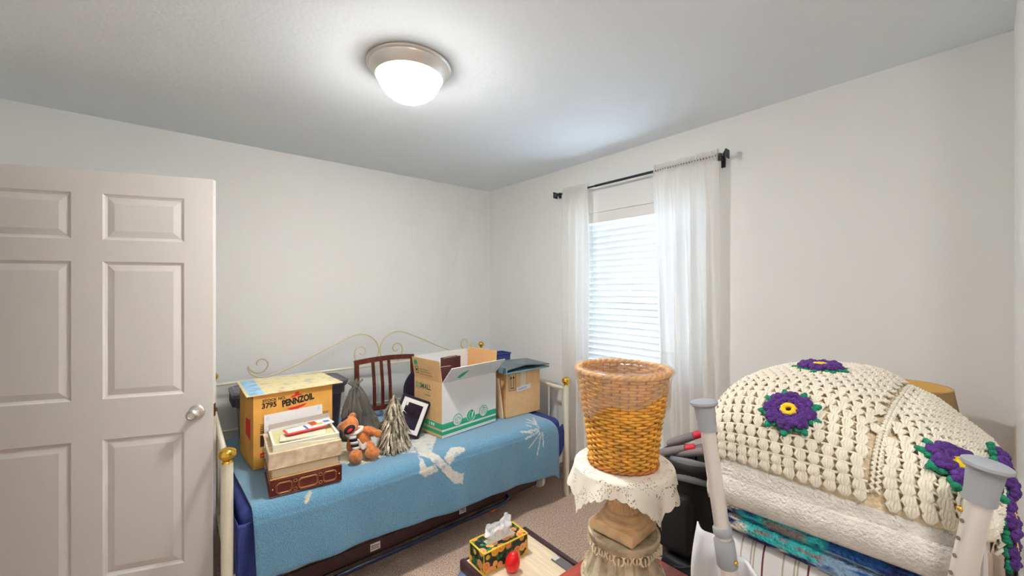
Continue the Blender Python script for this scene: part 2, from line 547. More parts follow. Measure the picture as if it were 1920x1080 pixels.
# scrolls of the back: left half, then mirrored about x = 1.20
def spiral(cx, cz, r0, r1, a0, a1, n=40):
    return [(cx + (r0 + (r1 - r0) * i / n) * math.cos(a0 + (a1 - a0) * i / n), cz + (r0 + (r1 - r0) * i / n) * math.sin(a0 + (a1 - a0) * i / n)) for i in range(n + 1)]
def bez(p0, p1, p2, p3, n=16):
    return [tuple((1 - t) ** 3 * a + 3 * (1 - t) ** 2 * t * b_ + 3 * (1 - t) * t * t * c_ + t ** 3 * d_ for a, b_, c_, d_ in zip(p0, p1, p2, p3)) for t in [i / n for i in range(n + 1)]]
sp = spiral(.41, 1.005, .016, .066, R(560), R(185), 50)            # curl at the low end
seg = bez(sp[-1], (.335, .95), (.395, .905), (.455, .917), 12)[1:]
seg += bez((.455, .917), (.62, .955), (.90, 1.12), (1.01, 1.147), 20)[1:]
seg += bez((1.01, 1.147), (1.10, 1.170), (1.19, 1.11), (1.196, 1.02), 14)[1:]
seg += bez((1.196, 1.02), (1.196, .96), (1.16, .93), (1.13, .906), 8)[1:]
long_s = sp + seg
sp2 = spiral(1.062, 1.018, .012, .052, R(-150), R(195), 40)
sp2 += bez(sp2[-1], (1.005, .98), (1.03, .935), (1.06, .906), 8)[1:]
for mir in (0, 1):
    for nm, L in (('scroll', long_s), ('inner_scroll', sp2)):
        MB().tube([P(2.40 - x if mir else x, YBp, z) for x, z in L], .0048, 6).build(nm, M('gilt_cream', srgb(196, 184, 148), .4, .3), db, smooth=80)
MB().box(XA - ox + .02, XB_ - ox - .02, 2.0 - oy, 2.012 - oy, .236, .316).build('side_rail', cream_metal, db, smooth=0, bevel=.003)
MB().box(XA - ox + .02, XB_ - ox - .02, 3.0 - oy, 3.012 - oy, .27, .318).build('side_rail', cream_metal, db, smooth=0, bevel=.003)
b = MB()
for i in range(12):
    x = XA + .1 + i * .165
    b.box(x - ox, x - ox + .02, 2.012 - oy, 3.0 - oy, .300, .306)
b.build('spring_deck', cream_metal, db, smooth=0)

# mattress in navy sheet
mt = thing('mattress', 'mattress wrapped in a navy blue sheet lying on the cream daybed', 'mattress', (1.16, 2.5, .318))
b = MB(); b.box(-.965, .965, -.515, .49, .0, .247)
o = b.build('fitted_sheet', navy, mt, bevel=.05); o.modifiers['bevel'].segments = 5
b = MB()
b.grid(lambda u, v: (-.975 + u * .16, -.52 - .010 * math.sin(u * 9 + v * 5) - .012 * v, .21 - v * (.46 if u > .25 else .50)), 20, 30)
b.grid(lambda u, v: (-.975 - .006 * math.sin(u * 8), -.52 + u * .5, .22 - v * (.26 + .1 * math.sin(u * 4))), 20, 20)
b.build('hanging_corner', navy, mt, solid=.003)
b = MB(); b.grid(lambda u, v: (.89 + u * (.085 + .03 * v), -.522 - .01 * math.sin(u * 5), .20 - v * (.24 - .10 * u)), 10, 14)
b.build('hanging_corner', navy, mt, solid=.003)

# blue blanket with a white animal print
BX0, BX1 = .205, 2.045
PR_POLY = [
 [(1.104, .399), (.996, .015), (1.022, -.009), (1.084, -.083), (1.117, -.121), (1.16, -.178), (1.228, -.209), (1.238, -.153), (1.177, -.12), (1.122, -.061), (1.068, .015), (1.215, .211), (1.215, .287)],
 [(.995, .045), (.959, -.074), (1.001, -.105), (1.079, -.091), (1.058, -.057), (1.006, -.056), (.991, .008)],
 [(1.117, -.04), (1.194, .012), (1.269, -.013), (1.263, -.036), (1.2, -.049), (1.149, -.083)],
 [(.902, .138), (1.002, .069), (1.029, .157), (1.003, .228)],
 [(.722, .498), (.638, .21), (.707, .12), (.798, .127), (.84, .145), (.931, .124), (1.04, .15), (1.088, .361), (.909, .51)],
 [(.398, -.042), (.41, -.018), (.431, .003), (.44, -.009), (.419, -.035), (.404, -.049)]]
PR_LINE = [((1.873, .109), (1.861, -.008)), ((1.824, .055), (1.866, -.032)), ((1.714, -.026), (1.853, -.041)), ((1.729, -.069), (1.853, -.053)), ((1.759, -.133), (1.861, -.066)),
           ((1.829, -.197), (1.869, -.079)), ((1.885, -.165), (1.885, -.072)), ((1.923, .092), (1.866, .003)), ((1.707, -.019), (1.806, -.053)), ((1.806, -.007), (1.79, .016))]
def inpoly(x, y, L):
    c = False
    for i in range(len(L)):
        (x1, y1), (x2, y2) = L[i - 1], L[i]
        if (y1 > y) != (y2 > y) and x < (x2 - x1) * (y - y1) / (y2 - y1) + x1:
            c = not c
    return c
def dseg(x, y, a, b_):
    dx, dy = b_[0] - a[0], b_[1] - a[1]
    t = max(0, min(1, ((x - a[0]) * dx + (y - a[1]) * dy) / (dx * dx + dy * dy)))
    return math.hypot(x - a[0] - t * dx, y - a[1] - t * dy)
FY = 1.985
def bl_point(x, v):
    """v > 0 towards the wall on the top, v < 0 down the front"""
    zt = .578 + .004 * math.sin(x * 7) * math.cos(v * 6)
    e = max(0, (x - 1.955) / .09)
    zt -= .055 * e ** 2.2 * .9
    rr = .055
    if v > 0.02:
        return (x, FY + v, zt)
    s = .02 - v
    if s < rr * PI / 2:
        a = s / rr
        return (x, FY + .02 - rr * math.sin(a), zt - rr * (1 - math.cos(a)))
    d = s - rr * PI / 2
    k = min(1, d / .2)
    rip = .010 * math.sin(x * 8.2 + 1) + .006 * math.sin(x * 19 + .5) + .004 * math.sin(x * 31)
    return (x, FY + .02 - rr - .004 + k * (rip * .8 - .004), zt - rr - d)
NU, NV = 360, 250
V = []; cols = []
for j in range(NV + 1):
    for i in range(NU + 1):
        u = i / NU
        x = BX0 + (BX1 - BX0) * u
        bot = -(.30 + .075 * u)                           # hem sinks towards the corner of the room
        v = .98 + (bot - .98) * (j / NV)
        x2 = x + (.050 * (1 - u) * max(0, min(1, (1 - v) * .9 - .3)))
        V.append(bl_point(x2, v))
        nx = noise.noise((x * 40, v * 40, 0)) * .006
        ny = noise.noise((x * 40, v * 40, 9)) * .006
        w = 0
        for L in PR_POLY:
            if inpoly(x + nx, v + ny, L):
                w = 1; break
        if not w:
            for a, b_ in PR_LINE:
                if dseg(x + nx, v + ny, a, b_) < .0052:
                    w = .85; break
        if w:
            n2 = noise.noise((x * 22, v * 22, 4))
            if n2 > .28: w *= .62
            w *= .92 + .16 * noise.noise((x * 70, v * 18, 2))
            w = max(0, min(1, w))
        yel = 1 if (w and x < .85) else 0
        hem = 1 if (x - BX0 < .014 or BX1 - x < .012 or v - bot < .014) else 0
        base = srgb(104, 158, 190); wh = srgb(232, 226, 214) if not yel else srgb(236, 220, 178)
        cc = [base[k] * (1 - w) + wh[k] * w for k in range(3)]
        if hem and not w:
            cc = [q * 1.0 for q in srgb(96, 150, 184)[:3]]
        cols += cc + [1]
F = [(j * (NU + 1) + i, j * (NU + 1) + i + 1, (j + 1) * (NU + 1) + i + 1, (j + 1) * (NU + 1) + i) for j in range(NV) for i in range(NU)]
me = bpy.data.meshes.new('blanket'); me.from_pydata(V, [], F)
ca = me.color_attributes.new('print', 'FLOAT_COLOR', 'POINT'); ca.data.foreach_set('color', cols)
fl_m = M('fleece_print', srgb(92, 140, 170), .95, bump=(230, .9, .006), sheen=.5)
nt = fl_m.node_tree; at_ = nt.nodes.new('ShaderNodeAttribute'); at_.attribute_name = 'print'
nz = nt.nodes.new('ShaderNodeTexNoise'); nz.inputs['Scale'].default_value = 190; nz.inputs['Detail'].default_value = 3
tcn = nt.nodes.new('ShaderNodeTexCoord'); nt.links.new(tcn.outputs['Object'], nz.inputs['Vector'])
mr = nt.nodes.new('ShaderNodeMapRange'); mr.inputs[1].default_value = .3; mr.inputs[2].default_value = .7; mr.inputs[3].default_value = .82; mr.inputs[4].default_value = 1.2
nt.links.new(nz.outputs['Fac'], mr.inputs[0])
mm = nt.nodes.new('ShaderNodeMix'); mm.data_type = 'RGBA'; mm.blend_type = 'MULTIPLY'; mm.inputs[0].default_value = 1
nt.links.new(at_.outputs['Color'], mm.inputs[6]); nt.links.new(mr.outputs[0], mm.inputs[7])
nt.links.new(mm.outputs[2], nt.nodes['Principled BSDF'].inputs['Base Color'])
me.materials.append(fl_m); me.polygons.foreach_set('use_smooth', [True] * len(me.polygons))
bk = bpy.data.objects.new('fleece_blanket', me); C.objects.link(bk)
md = bk.modifiers.new('solid', 'SOLIDIFY'); md.thickness = .006; md.offset = 0
tag(bk, 'blue fleece blanket with white animal print draped over the daybed', 'blanket')

# trundle
tr = thing('trundle_frame', 'dark brown steel trundle bed frame stored under the daybed', 'bed frame', (1.1, 2.4, 0))
def Q(x, y, z):
    return (x - 1.1, y - 2.4, z)
for y in (1.985, 2.83):
    b = MB(); b.box(.22 - 1.1, 1.87 - 1.1, y - 2.4, y + .004 - 2.4, .165, .235); b.box(.22 - 1.1, 1.87 - 1.1, y - 2.4, y + .03 - 2.4, .165, .169)
    b.build('side_rail', darkbrown, tr, smooth=0)
for x in (.22, 1.866):
    MB().box(x - 1.1, x + .004 - 1.1, 1.985 - 2.4, 2.834 - 2.4, .165, .235).build('end_rail', darkbrown, tr, smooth=0)
MB().tube([Q(.24, 1.955, .155), Q(1.50, 1.955, .156), Q(1.57, 1.955, .162), Q(1.60, 1.96, .172), Q(1.61, 1.985, .178)], .011, 10).build('lift_bar', M('dark_blue_steel', srgb(40, 44, 62), .3, .7), tr)
for (x, y) in ((.35, 2.4), (1.5, 2.45), (.35, 2.8), (1.5, 2.8)):
    b = MB(); b.tube([Q(x, y + .02, .165), Q(x, y + .02, .05)], .010, 8)
    b.build('caster_leg', darkbrown, tr)
    b = MB(); b.tube([Q(x - .011, y + .02, .032), Q(x + .011, y + .02, .032)], .03, 18)
    b.build('caster', black_soft, tr)
b = MB(); b.tube([Q(1.885, 1.99, .195), Q(1.905, 1.99, .195)], [.052, .052], 24); b.tube([Q(1.882, 1.99, .195), Q(1.908, 1.99, .195)], .012, 10)
b.build('end_wheel', M('white_plastic', srgb(222, 214, 206), .5), tr)
for (x, w) in ((1.255, .045), (.735, .05), (.60, .0)):
    if w:
        MB().box(x - 1.1, x + w - 1.1, 1.983 - 2.4, 1.9848 - 2.4, .185, .222).build('sticker', M('sticker_paper', srgb(226, 216, 206), .7, var=(160, .3)), tr, smooth=0)
    for k in range(3):
        if w:
            MB().box(x + .004 - 1.1, x + w - .006 - 1.1, 1.9825 - 2.4, 1.983 - 2.4, .193 + k * .008, .196 + k * .008).build('sticker_print', ink, tr, smooth=0)
og = MB().ell((0, 0, .014), (.024, .016, .014), warp=lambda d: 1 + .08 * math.sin(5 * d.x), nu=14, nv=8).build('toy_block', M('orange_plastic', srgb(206, 96, 34), .5), None)
og.location = (1.616, 2.140, 0)
tag(og, 'small orange plastic piece lying on the carpet under the daybed', 'toy')

# ------------------------------------------------------------------ things on the bed
BZ = .586
card = M('kraft_cardboard', srgb(196, 158, 112), .85, var=(30, .06), bump=(200, .05))
card_w = M('white_cardboard', srgb(226, 224, 222), .8)
card_o = M('orange_cardboard', srgb(206, 152, 72), .8, var=(12, .10))
def panel_txt(o, x, y):                       # local frame on a box side
    return frame4(o, x, y)

# motor oil carton
pz = thing('carton', 'orange-brown motor oil carton with black lettering on its front', 'box', (.288, 2.366, BZ), 5)
w, d, h, t = .385, .30, .372, .004
b = MB(); b.box(0, w, 0, t, 0, h); b.box(0, w, d - t, d, 0, h); b.box(0, t, t, d - t, 0, h); b.box(w - t, w, t, d - t, 0, h); b.box(0, w, 0, d, 0, t)
b.build('carton_body', card_o, pz, smooth=0)
MB().box(.002, w - .002, .002, d - .002, h - .006, h).build('top_flap', card_o, pz, smooth=0)
fr = lambda x, z, dy=-.0006: frame4((x, dy, z), (1, 0, 0), (0, 0, 1))
text('lettering', 'STOCK NO.', .020, ink, pz, fr(.040, h - .040), bold=.0006)
text('lettering', '3795', .036, ink, pz, fr(.036, h - .070), bold=.0012, sx=.95)
text('lettering', 'PENNZOIL', .047, ink, pz, frame4((.130, -.0009, h - .080), (1, 0, .09), (-.09, 0, 1)), bold=.0022, sx=.70)
b = MB(); m4 = fr(-.030, 0, -.0004)
b.prism([(.195, h - .040), (.262, h - .032), (.250, h - .026), (.242, h - .024), (.240, h - .012), (.222, h - .014), (.220, h - .027), (.208, h - .029)], 0, .0003, mat=m4)
b.prism([(.180, h - .094), (.280, h - .082), (.270, h - .092), (.255, h - .098), (.240, h - .101), (.236, h - .110), (.226, h - .111), (.222, h - .103), (.205, h - .104)], 0, .0003, mat=m4)
b.build('printed_bell', redink, pz, smooth=0)
b = MB()
for k in range(6):
    b.box(.030, w - .020, -.0008, -.0002, h - .150 - k * .009, h - .150 - k * .009 + .0018 + k * .0008)
b.box(.030, w - .020, -.0008, -.0002, .11, h - .205)
b.build('printed_bands', M('dark_brown_ink', srgb(58, 34, 26), .8), pz, smooth=0)
b = MB()
for (x0, x1, z0, z1) in ((.030, .048, .070, .078), (.030, .036, .054, .078), (.030, .048, .054, .060), (.054, .060, .054, .078)):
    b.box(x0, x1, -.0008, -.0002, z0, z1)
b.build('printed_mark', redink, pz, smooth=0)
b = MB(); b.prism([(.06, .13), (.16, .15), (.16, .23), (.06, .24)], 0, .0003, mat=frame4((-.0006, 0, 0), (0, 1, 0), (0, 0, 1)))
b.build('printed_mark', redink, pz, smooth=0)

# printed board lying on the carton
pb = thing('art_board', 'pale yellow watercolour board with blue edge lying on the carton', 'picture', (.45, 2.57, BZ + h + .001), 3.5)
bw_m = M('watercolour_print', srgb(240, 226, 170), .6)
nt = bw_m.node_tree; bs = nt.nodes['Principled BSDF']
tc = nt.nodes.new('ShaderNodeTexCoord'); n1 = nt.nodes.new('ShaderNodeTexNoise'); n1.inputs['Scale'].default_value = 11; n1.inputs['Detail'].default_value = 3
nt.links.new(tc.outputs['Object'], n1.inputs['Vector'])
rp = nt.nodes.new('ShaderNodeValToRGB'); e = rp.color_ramp.elements
e[0].position = .30; e[0].color = srgb(222, 178, 160); e[1].position = .70; e[1].color = srgb(190, 204, 196)
for p_, c_ in ((.40, (240, 222, 168)), (.5, (244, 232, 184)), (.60, (236, 214, 160))):
    q = e.new(p_); q.color = srgb(*c_)
nt.links.new(n1.outputs['Fac'], rp.inputs[0]); nt.links.new(rp.outputs[0], bs.inputs['Base Color'])
b = MB(); b.prism([(-.205, -.205), (.262, -.205), (.262, .15), (-.18, .215)], 0, .004); b.build('board', bw_m, pb, smooth=0)
b = MB(); b.prism([(-.192, -.198), (-.125, -.198), (-.100, .195), (-.168, .205)], .0041, .0046); b.build('printed_edge', M('sky_blue_print', srgb(150, 190, 214), .6, var=(20, .25)), pb, smooth=0)

# black tote behind the carton
plb = M('dark_plastic', srgb(52, 50, 58), .4)
to = thing('storage_tote', 'black plastic storage tote with rolled rim behind the motor oil carton', 'storage bin', (.555, 2.875, BZ))
def rr_ring(hw, hd, z, r=.04, n=6):
    pts = []
    for (sx, sy, a0) in ((1, 1, 0), (-1, 1, 90), (-1, -1, 180), (1, -1, 270)):
        for k in range(n + 1):
            a = R(a0 + 90 * k / n)
            pts.append((sx * (hw - r) + r * math.cos(a), sy * (hd - r) + r * math.sin(a), z))
    return pts
def loft(mb, rings, cap0=True, cap1=True):
    n = len(rings[0]); V = [p for r_ in rings for p in r_]
    F = [(i * n + k, i * n + (k + 1) % n, (i + 1) * n + (k + 1) % n, (i + 1) * n + k) for i in range(len(rings) - 1) for k in range(n)]
    if cap0: F.append(tuple(reversed(range(n))))
    if cap1: F.append(tuple((len(rings) - 1) * n + k for k in range(n)))
    return mb.add(V, F)
b = MB(); loft(b, [rr_ring(.27, .105, 0), rr_ring(.285, .118, .22), rr_ring(.300, .130, .225), rr_ring(.302, .131, .27), rr_ring(.312, .138, .272), rr_ring(.314, .139, .285)])
b.build('tub', plb, to)
b = MB(); loft(b, [rr_ring(.320, .142, .286), rr_ring(.322, .143, .305), rr_ring(.305, .128, .312), rr_ring(.30, .124, .308), rr_ring(.20, .06, .312)])
b.build('lid', M('grey_plastic', srgb(84, 82, 90), .4), to)
for k in range(6):
    MB().box(-.318, -.300, -.09 + k * .034, -.078 + k * .034, .228, .284).build('rib', plb, to, smooth=0, bevel=.003)

# albums and books
maroon = M('maroon_leather', srgb(84, 26, 24), .35, var=(18, .25), bump=(90, .12))
gold = M('gold_print', srgb(176, 128, 64), .45, .5)
page = M('page_edges', srgb(232, 218, 188), .8, bump=(400, .3), stretch=(1, 1, 8))
tanl = M('tan_cloth', srgb(186, 146, 92), .7)
beige = M('beige_marbled', srgb(222, 204, 174), .6, var=(26, .16), col2=srgb(196, 170, 140))
AL = -4.5
z = BZ
def album(label, loc, rz, w, d, h, cover, spine_front=True, ct=.005):
    o = thing('photo_album', label, 'album', loc, rz)
    b = MB(); b.box(0, w, 0, d, 0, ct); b.box(0, w, 0, d, h - ct, h)
    if spine_front:
        b.box(0, w, 0, ct, ct, h - ct)
    else:
        b.box(0, w, d - ct, d, ct, h - ct)
    b.build('cover', cover, o, smooth=0, bevel=.0015)
    y0, y1 = (ct, d - .012) if spine_front else (.012, d - ct)
    MB().box(.009, w - .009, y0, y1, ct, h - ct).build('page_block', page, o, smooth=0)
    return o
a1 = album('thick maroon leather album with gilt tooling at the bottom of the book stack', (.303, 2.004, z), AL, .295, .30, .072, maroon)
gb = MB()
def gline(x0, z0, x1, z1, r=.0009):
    gb.tube([(x0, -.0006, z0), (x1, -.0006, z1)], r, 4)
for (x0, x1) in ((.025, .088), (.112, .192), (.214, .272)):
    for q in (0, .004):
        L = [(x0 + q + .01, .012 + q), (x1 - q - .01, .012 + q), (x1 - q, .022), (x1 - q, .05), (x1 - q - .01, .060 - q), (x0 + q + .01, .060 - q), (x0 + q, .05), (x0 + q, .022)]
        for i in range(8):
            gline(*L[i - 1], *L[i], r=.0007)
for x in (.100, .203):
    for zc in (.018, .054):
        gb.tube([(x + .007 * math.cos(a), -.0006, zc + .007 * math.sin(a)) for a in [2 * PI * i / 10 for i in range(10)]], .0009, 4, closed=True)
gb.build('gilt_tooling', gold, a1)
b = MB()
for x in (.012, .283):
    b.ell((x, -.001, .036), (.003, .002, .003), nu=8, nv=6)
b.build('stud', brass, a1)
z += .0725
a2 = album('tan album lying with its cream page edges towards the room', (.306, 2.012, z), AL, .290, .295, .048, tanl, False)
z += .0485
a3 = album('thick beige marbled album near the top of the book stack', (.300, 2.006, z), AL + .5, .298, .30, .071, beige)
z += .0715
a4 = thing('keepsake_box', 'shallow pale cream box lid topping the book stack', 'box', (.318, 2.02, z), AL + .5)
pale = M('pale_cream_card', srgb(230, 226, 204), .6)
b = MB(); b.box(0, .275, 0, .22, 0, .004); b.box(0, .275, 0, .012, .004, .030); b.box(0, .275, .208, .22, .004, .030); b.box(0, .012, .012, .208, .004, .030); b.box(.263, .275, .012, .208, .004, .030)
b.build('tray', pale, a4, smooth=0, bevel=.002)
MB().box(.013, .262, .013, .207, .004, .022).build('lining', M('olive_card', srgb(190, 182, 140), .7), a4, smooth=0)
zt = z + .031
mg = [('red_bordered_leaflet', 'white leaflet with a red border on the keepsake box', (.385, 2.075, zt + .012), 4, .175, .075, srgb(206, 66, 62)),
      ('envelope', 'cream opened envelope under the red bordered leaflet', (.350, 2.055, zt - .004), -12, .19, .085, srgb(236, 224, 196)),
      ('glossy_leaflet', 'glossy leaflet with orange and blue photos on the book stack', (.50, 2.10, zt + .017), 6, .10, .075, srgb(240, 240, 244))]
for nm, lb, lc, rz_, w_, d_, cc in mg:
    o = thing(nm, lb, 'leaflet', lc, rz_)
    MB().box(0, w_, 0, d_, 0, .006).build('sheet', M(nm + '_paper', cc, .5), o, smooth=0, bevel=.001)
    if 'red' in nm:
        MB().box(.008, w_ - .002, .010, d_ - .004, .006, .0066).build('printed_page', M('leaflet_white', srgb(240, 238, 236), .5, var=(70, .08)), o, smooth=0)
        MB().box(.085, .096, .010, d_ - .004, .0066, .007).build('printed_band', M('blue_print', srgb(66, 92, 160), .5), o, smooth=0)
    if 'gloss' in nm:
        MB().box(.0, .032, .012, d_, .006, .0066).build('printed_photo', M('rust_print', srgb(176, 76, 48), .4), o, smooth=0)
        MB().box(.022, .05, .004, .03, .0066, .007).build('printed_photo', M('yellow_print', srgb(238, 182, 60), .4), o, smooth=0)
        MB().box(.06, .088, .018, .05, .006, .0066).build('printed_photo', M('blue_photo', srgb(90, 110, 160), .4), o, smooth=0)
# white mailers leaning on the carton
for i, (x0, x1, z1, y, lb) in enumerate(((.335, .618, .268, 2.372, 'white card sheet with small blue corner marks leaning on the motor oil carton'),
                                         (.352, .648, .222, 2.352, 'white folded card in front of the sheet leaning on the motor oil carton'))):
    o = thing('card_sheet', lb, 'card', (x0, y - .022, BZ), 5, rot=(R(-3), 0, R(5)))
    W_ = x1 - x0
    if i == 0:
        MB().box(0, W_, 0, .003, 0, z1).build('sheet', white_cloth, o, smooth=0)
        b = MB()
        for (x, zz) in ((.016, z1 - .018), (W_ - .02, z1 - .018)):
            b.tube([(x + .006 * math.cos(a), -.0005, zz + .006 * math.sin(a)) for a in [2 * PI * k / 8 for k in range(8)]], .0008, 4, closed=True)
        b.build('printed_mark', M('pale_blue_ink', srgb(120, 170, 205), .7), o)
    else:
        MB().box(0, W_, -.004, .0, 0, z1).build('inner_sheet', M('grey_card', srgb(172, 162, 154), .8), o, smooth=0)
        MB().box(.004, W_, -.010, -.005, 0, z1 - .024).build('front_sheet', white_cloth, o, smooth=0)
        b = MB()
        for k in range(3):
            b.box(.03, W_ - .02, -.0104, -.0100, z1 - .05 - k * .03, z1 - .0488 - k * .03)
        b.build('printed_line', M('grey_ink', srgb(200, 196, 190), .8), o, smooth=0)

# grey plastic bag
bagm = M('grey_polythene', srgb(112, 108, 102), .28, var=(9, .2), trans=(.25, .06))
gbag = thing('plastic_bag', 'knotted grey plastic shopping bag behind the teddy bear', 'bag', (.865, 2.53, BZ))
def bagfn(u, v):
    a = u * 2 * PI
    zz = .305 * v
    prof = .118 * (max(0, 1 - v)) ** .62 * (1 if v > .08 else (.7 + .3 * (v / .08) ** .5)) + .016
    n1 = noise.noise((math.cos(a) * 2.2, math.sin(a) * 2.2, v * 2.5 + 3)); n2 = abs(noise.noise((math.cos(a) * 6, math.sin(a) * 6, v * 3)))
    n3 = abs(noise.noise((math.cos(a) * 13, math.sin(a) * 13, v * 2 + 7)))
    cr = 1 + .28 * n1 * (1 - .5 * v) - .30 * n2 * (.4 + v) - .22 * n3 * (.3 + v) + .08 * math.sin(a * 3 + 2)
    return (prof * cr * math.cos(a) - .02 * v, prof * cr * math.sin(a) * .85, zz + .01 * n1)
MB().grid(bagfn, 160, 60).build('sack', bagm, gbag, smooth=30)
b = MB()
b.tube([(-.02 + .014 * math.cos(t_), .010 * math.sin(t_), .302 + .006 * math.sin(2 * t_)) for t_ in [2 * PI * i / 14 for i in range(14)]], .008, 7, closed=True)
b.build('knot', bagm, gbag, smooth=60)
for (dx, dy, tw) in ((-.040, -.006, .5), (.030, -.010, -.4), (.006, .02, .2)):
    b = MB()
    def ear(u, v, dx=dx, dy=dy, tw=tw):
        w_ = .016 * (.5 + v) * (1 - .35 * v * v)
        return (-.02 + dx * v + w_ * math.cos(u * PI + tw), dy * v + .010 * math.sin(u * 7 + tw) * v + .006 * math.cos(u * PI), .300 + .055 * v - .016 * v * v + .006 * math.sin(u * 6))
    b.grid(ear, 14, 10); b.build('handle', bagm, gbag, smooth=40, solid=.0008)

# teddy bear
fur = M('orange_brown_plush', srgb(190, 112, 52), .95, var=(60, .25), bump=(260, .7, .005), sheen=.6)
tb = thing('teddy_bear', 'orange-brown teddy bear with open mouth and striped scarf slumped on the bed', 'teddy bear', (.760, 2.20, BZ), -20)
b = MB()
E_ = lambda c, r, rot=None: b.ell(c, r, mat=rot.to_3x3() if rot else None, nu=20, nv=14)
E_((.005, .012, .083), (.050, .046, .072), ro('Y', -14))           # trunk
E_((-.055, -.005, .178), (.047, .044, .045))                       # head
E_((-.052, -.038, .168), (.032, .022, .028))                       # muzzle
E_((-.100, .0, .172), (.016, .010, .018))                          # ears
E_((-.038, .004, .224), (.019, .010, .016))
E_((.052, -.008, .135), (.048, .022, .022), ro('Y', 22))           # raised arm
E_((.092, -.014, .116), (.022, .022, .022))
E_((-.048, -.012, .085), (.020, .022, .050), ro('Y', 12))          # other arm
E_((.045, -.020, .050), (.030, .050, .034), ro('Z', 20))           # legs
E_((.062, -.058, .032), (.040, .030, .031))
E_((-.02, -.045, .034), (.026, .050, .028))
E_((-.020, -.088, .036), (.034, .026, .037))
b.build('body', fur, tb, remesh=.004)
b = MB(); b.ell((-.052, -.0575, .170), (.031, .011, .0205), mat=ro('Y', -35).to_3x3(), nu=18, nv=10); b.build('mouth', M('black_felt', srgb(24, 22, 26), .8), tb)
b = MB(); b.ell((-.050, -.0655, .168), (.0165, .006, .0085), mat=ro('Y', -35).to_3x3(), nu=14, nv=8); b.build('tongue', M('red_felt', srgb(206, 28, 40), .7), tb)
b = MB(); b.ell((-.078, -.012, .213), (.020, .013, .009), mat=ro('Y', -30).to_3x3(), nu=14, nv=8); b.build('eye_patch', M('navy_felt', srgb(26, 26, 48), .8), tb)
wht = M('white_knit', srgb(228, 222, 214), .9, bump=(300, .5)); blk = M('black_knit', srgb(22, 22, 38), .9, bump=(300, .5))
sc = MB(); sc.tube([(-.028 + .038 * math.cos(a), .003 + .038 * math.sin(a), .138 + .012 * math.cos(a)) for a in [2 * PI * i / 20 for i in range(20)]], .011, 8, closed=True)
scarf = sc.build('scarf', wht, tb)
for k in range(6):
    z0 = .132 - k * .014
    b = MB(); b.grid(lambda u, v: (-.055 + u * .036 + .004 * k, -.050 - .006 * math.sin(u * PI) - .012 * (k + v) / 6, z0 - v * .014), 6, 2)
    b.build('scarf_stripe', blk if k % 2 else wht, scarf, solid=.005)
b = MB(); b.grid(lambda u, v: (-.018 + v * .05, -.050 - .012 * math.sin(v * 3), .112 - .03 * v - u * .03 + .008 * math.sin(v * 8)), 8, 10)
for i in range(7):
    b.tube([(-.033 + i * .005, -.068, .05), (-.034 + i * .005, -.072, .03), (-.036 + i * .0055, -.07, .012)], .003, 5)
b.build('scarf_fringe', wht, scarf, solid=.004)

# silver leafy tree ornament
st = thing('silver_tree', 'cone shaped silver leaf tree ornament beside the teddy bear', 'ornament', (.945, 2.185, BZ))
leafm = M('antique_silver', srgb(206, 196, 172), .34, .6, var=(26, .5), col2=srgb(112, 100, 84))
MB().lathe([(0, 0), (.070, 0), (.074, .01), (.066, .10), (.044, .20), (.016, .275), (0, .292)], 20).build('cone', M('tree_core', srgb(70, 62, 56), .7), st)
b = MB(); rnd = random.Random(3)
lev = 13
for i in range(lev):
    tq = i / (lev - 1)
    zc = .022 + .262 * tq
    rad = .080 * (1 - tq) ** .68 + .005
    n = int(24 * (1 - tq) + 6)
    for k in range(n):
        a = 2 * PI * (k + .5 * (i % 2) + rnd.uniform(-.25, .25)) / n
        L = rnd.uniform(.046, .070); wd = rnd.uniform(.0055, .0095)
        dr = Vector((math.cos(a), math.sin(a), 0)); tg = Vector((-math.sin(a), math.cos(a), 0))
        fl = rnd.uniform(.2, .75)
        base = dr * (rad * .92) + Vector((0, 0, zc + .02))
        mid = base + (dr * fl * .5 + Vector((0, 0, -.9))) * L * .5 + dr * .004
        tip = base + (dr * fl + Vector((0, 0, -1))) * L + tg * rnd.uniform(-.008, .008)
        tip.z = max(tip.z, .002)
        tw = tg * wd + dr * rnd.uniform(-.002, .002)
        b.add([base - tw * .5, base + tw * .5, mid + tw, mid - tw, tip, mid + dr * .0035], [(0, 1, 5), (1, 2, 5), (0, 5, 3), (5, 2, 4), (5, 4, 3)])
o = b.build('leaf_foliage', leafm, st, smooth=0); o['kind'] = 'stuff'
MB().tube([(0, 0, .27), (.002, .002, .30), (.003, 0, .315)], [.008, .005, .001], 6).build('tip', leafm, st)

# wooden chair back resting on the bed
cw = M('red_mahogany', srgb(86, 36, 22), .35, var=(7, .3), stretch=(6, 6, 1.2))
ch = thing('chair_back', 'dark red wooden chair back with upright slats standing behind the silver tree', 'chair', (.945, 2.80, BZ), 0, rot=(R(-4), 0, 0))
def hy(x):
    return -.02 * math.sin(PI * x / .43)
def bar(mb, pts, w, d):
    mb.add([], [])
    for i in range(len(pts) - 1):
        a, c_ = Vector(pts[i]), Vector(pts[i + 1])
        dx = (c_ - a).normalized(); up_ = Vector((0, 0, 1)) if abs(dx.z) < .7 else Vector((1, 0, 0))
        sd = dx.cross(up_).normalized() * d / 2; u2 = sd.cross(dx).normalized() * w / 2
        Vv = [p_ + s1 * sd + s2 * u2 for p_ in (a, c_) for s1 in (-1, 1) for s2 in (-1, 1)]
        mb.add(Vv, [(0, 1, 3, 2), (4, 6, 7, 5), (0, 4, 5, 1), (2, 3, 7, 6), (0, 2, 6, 4), (1, 5, 7, 3)])
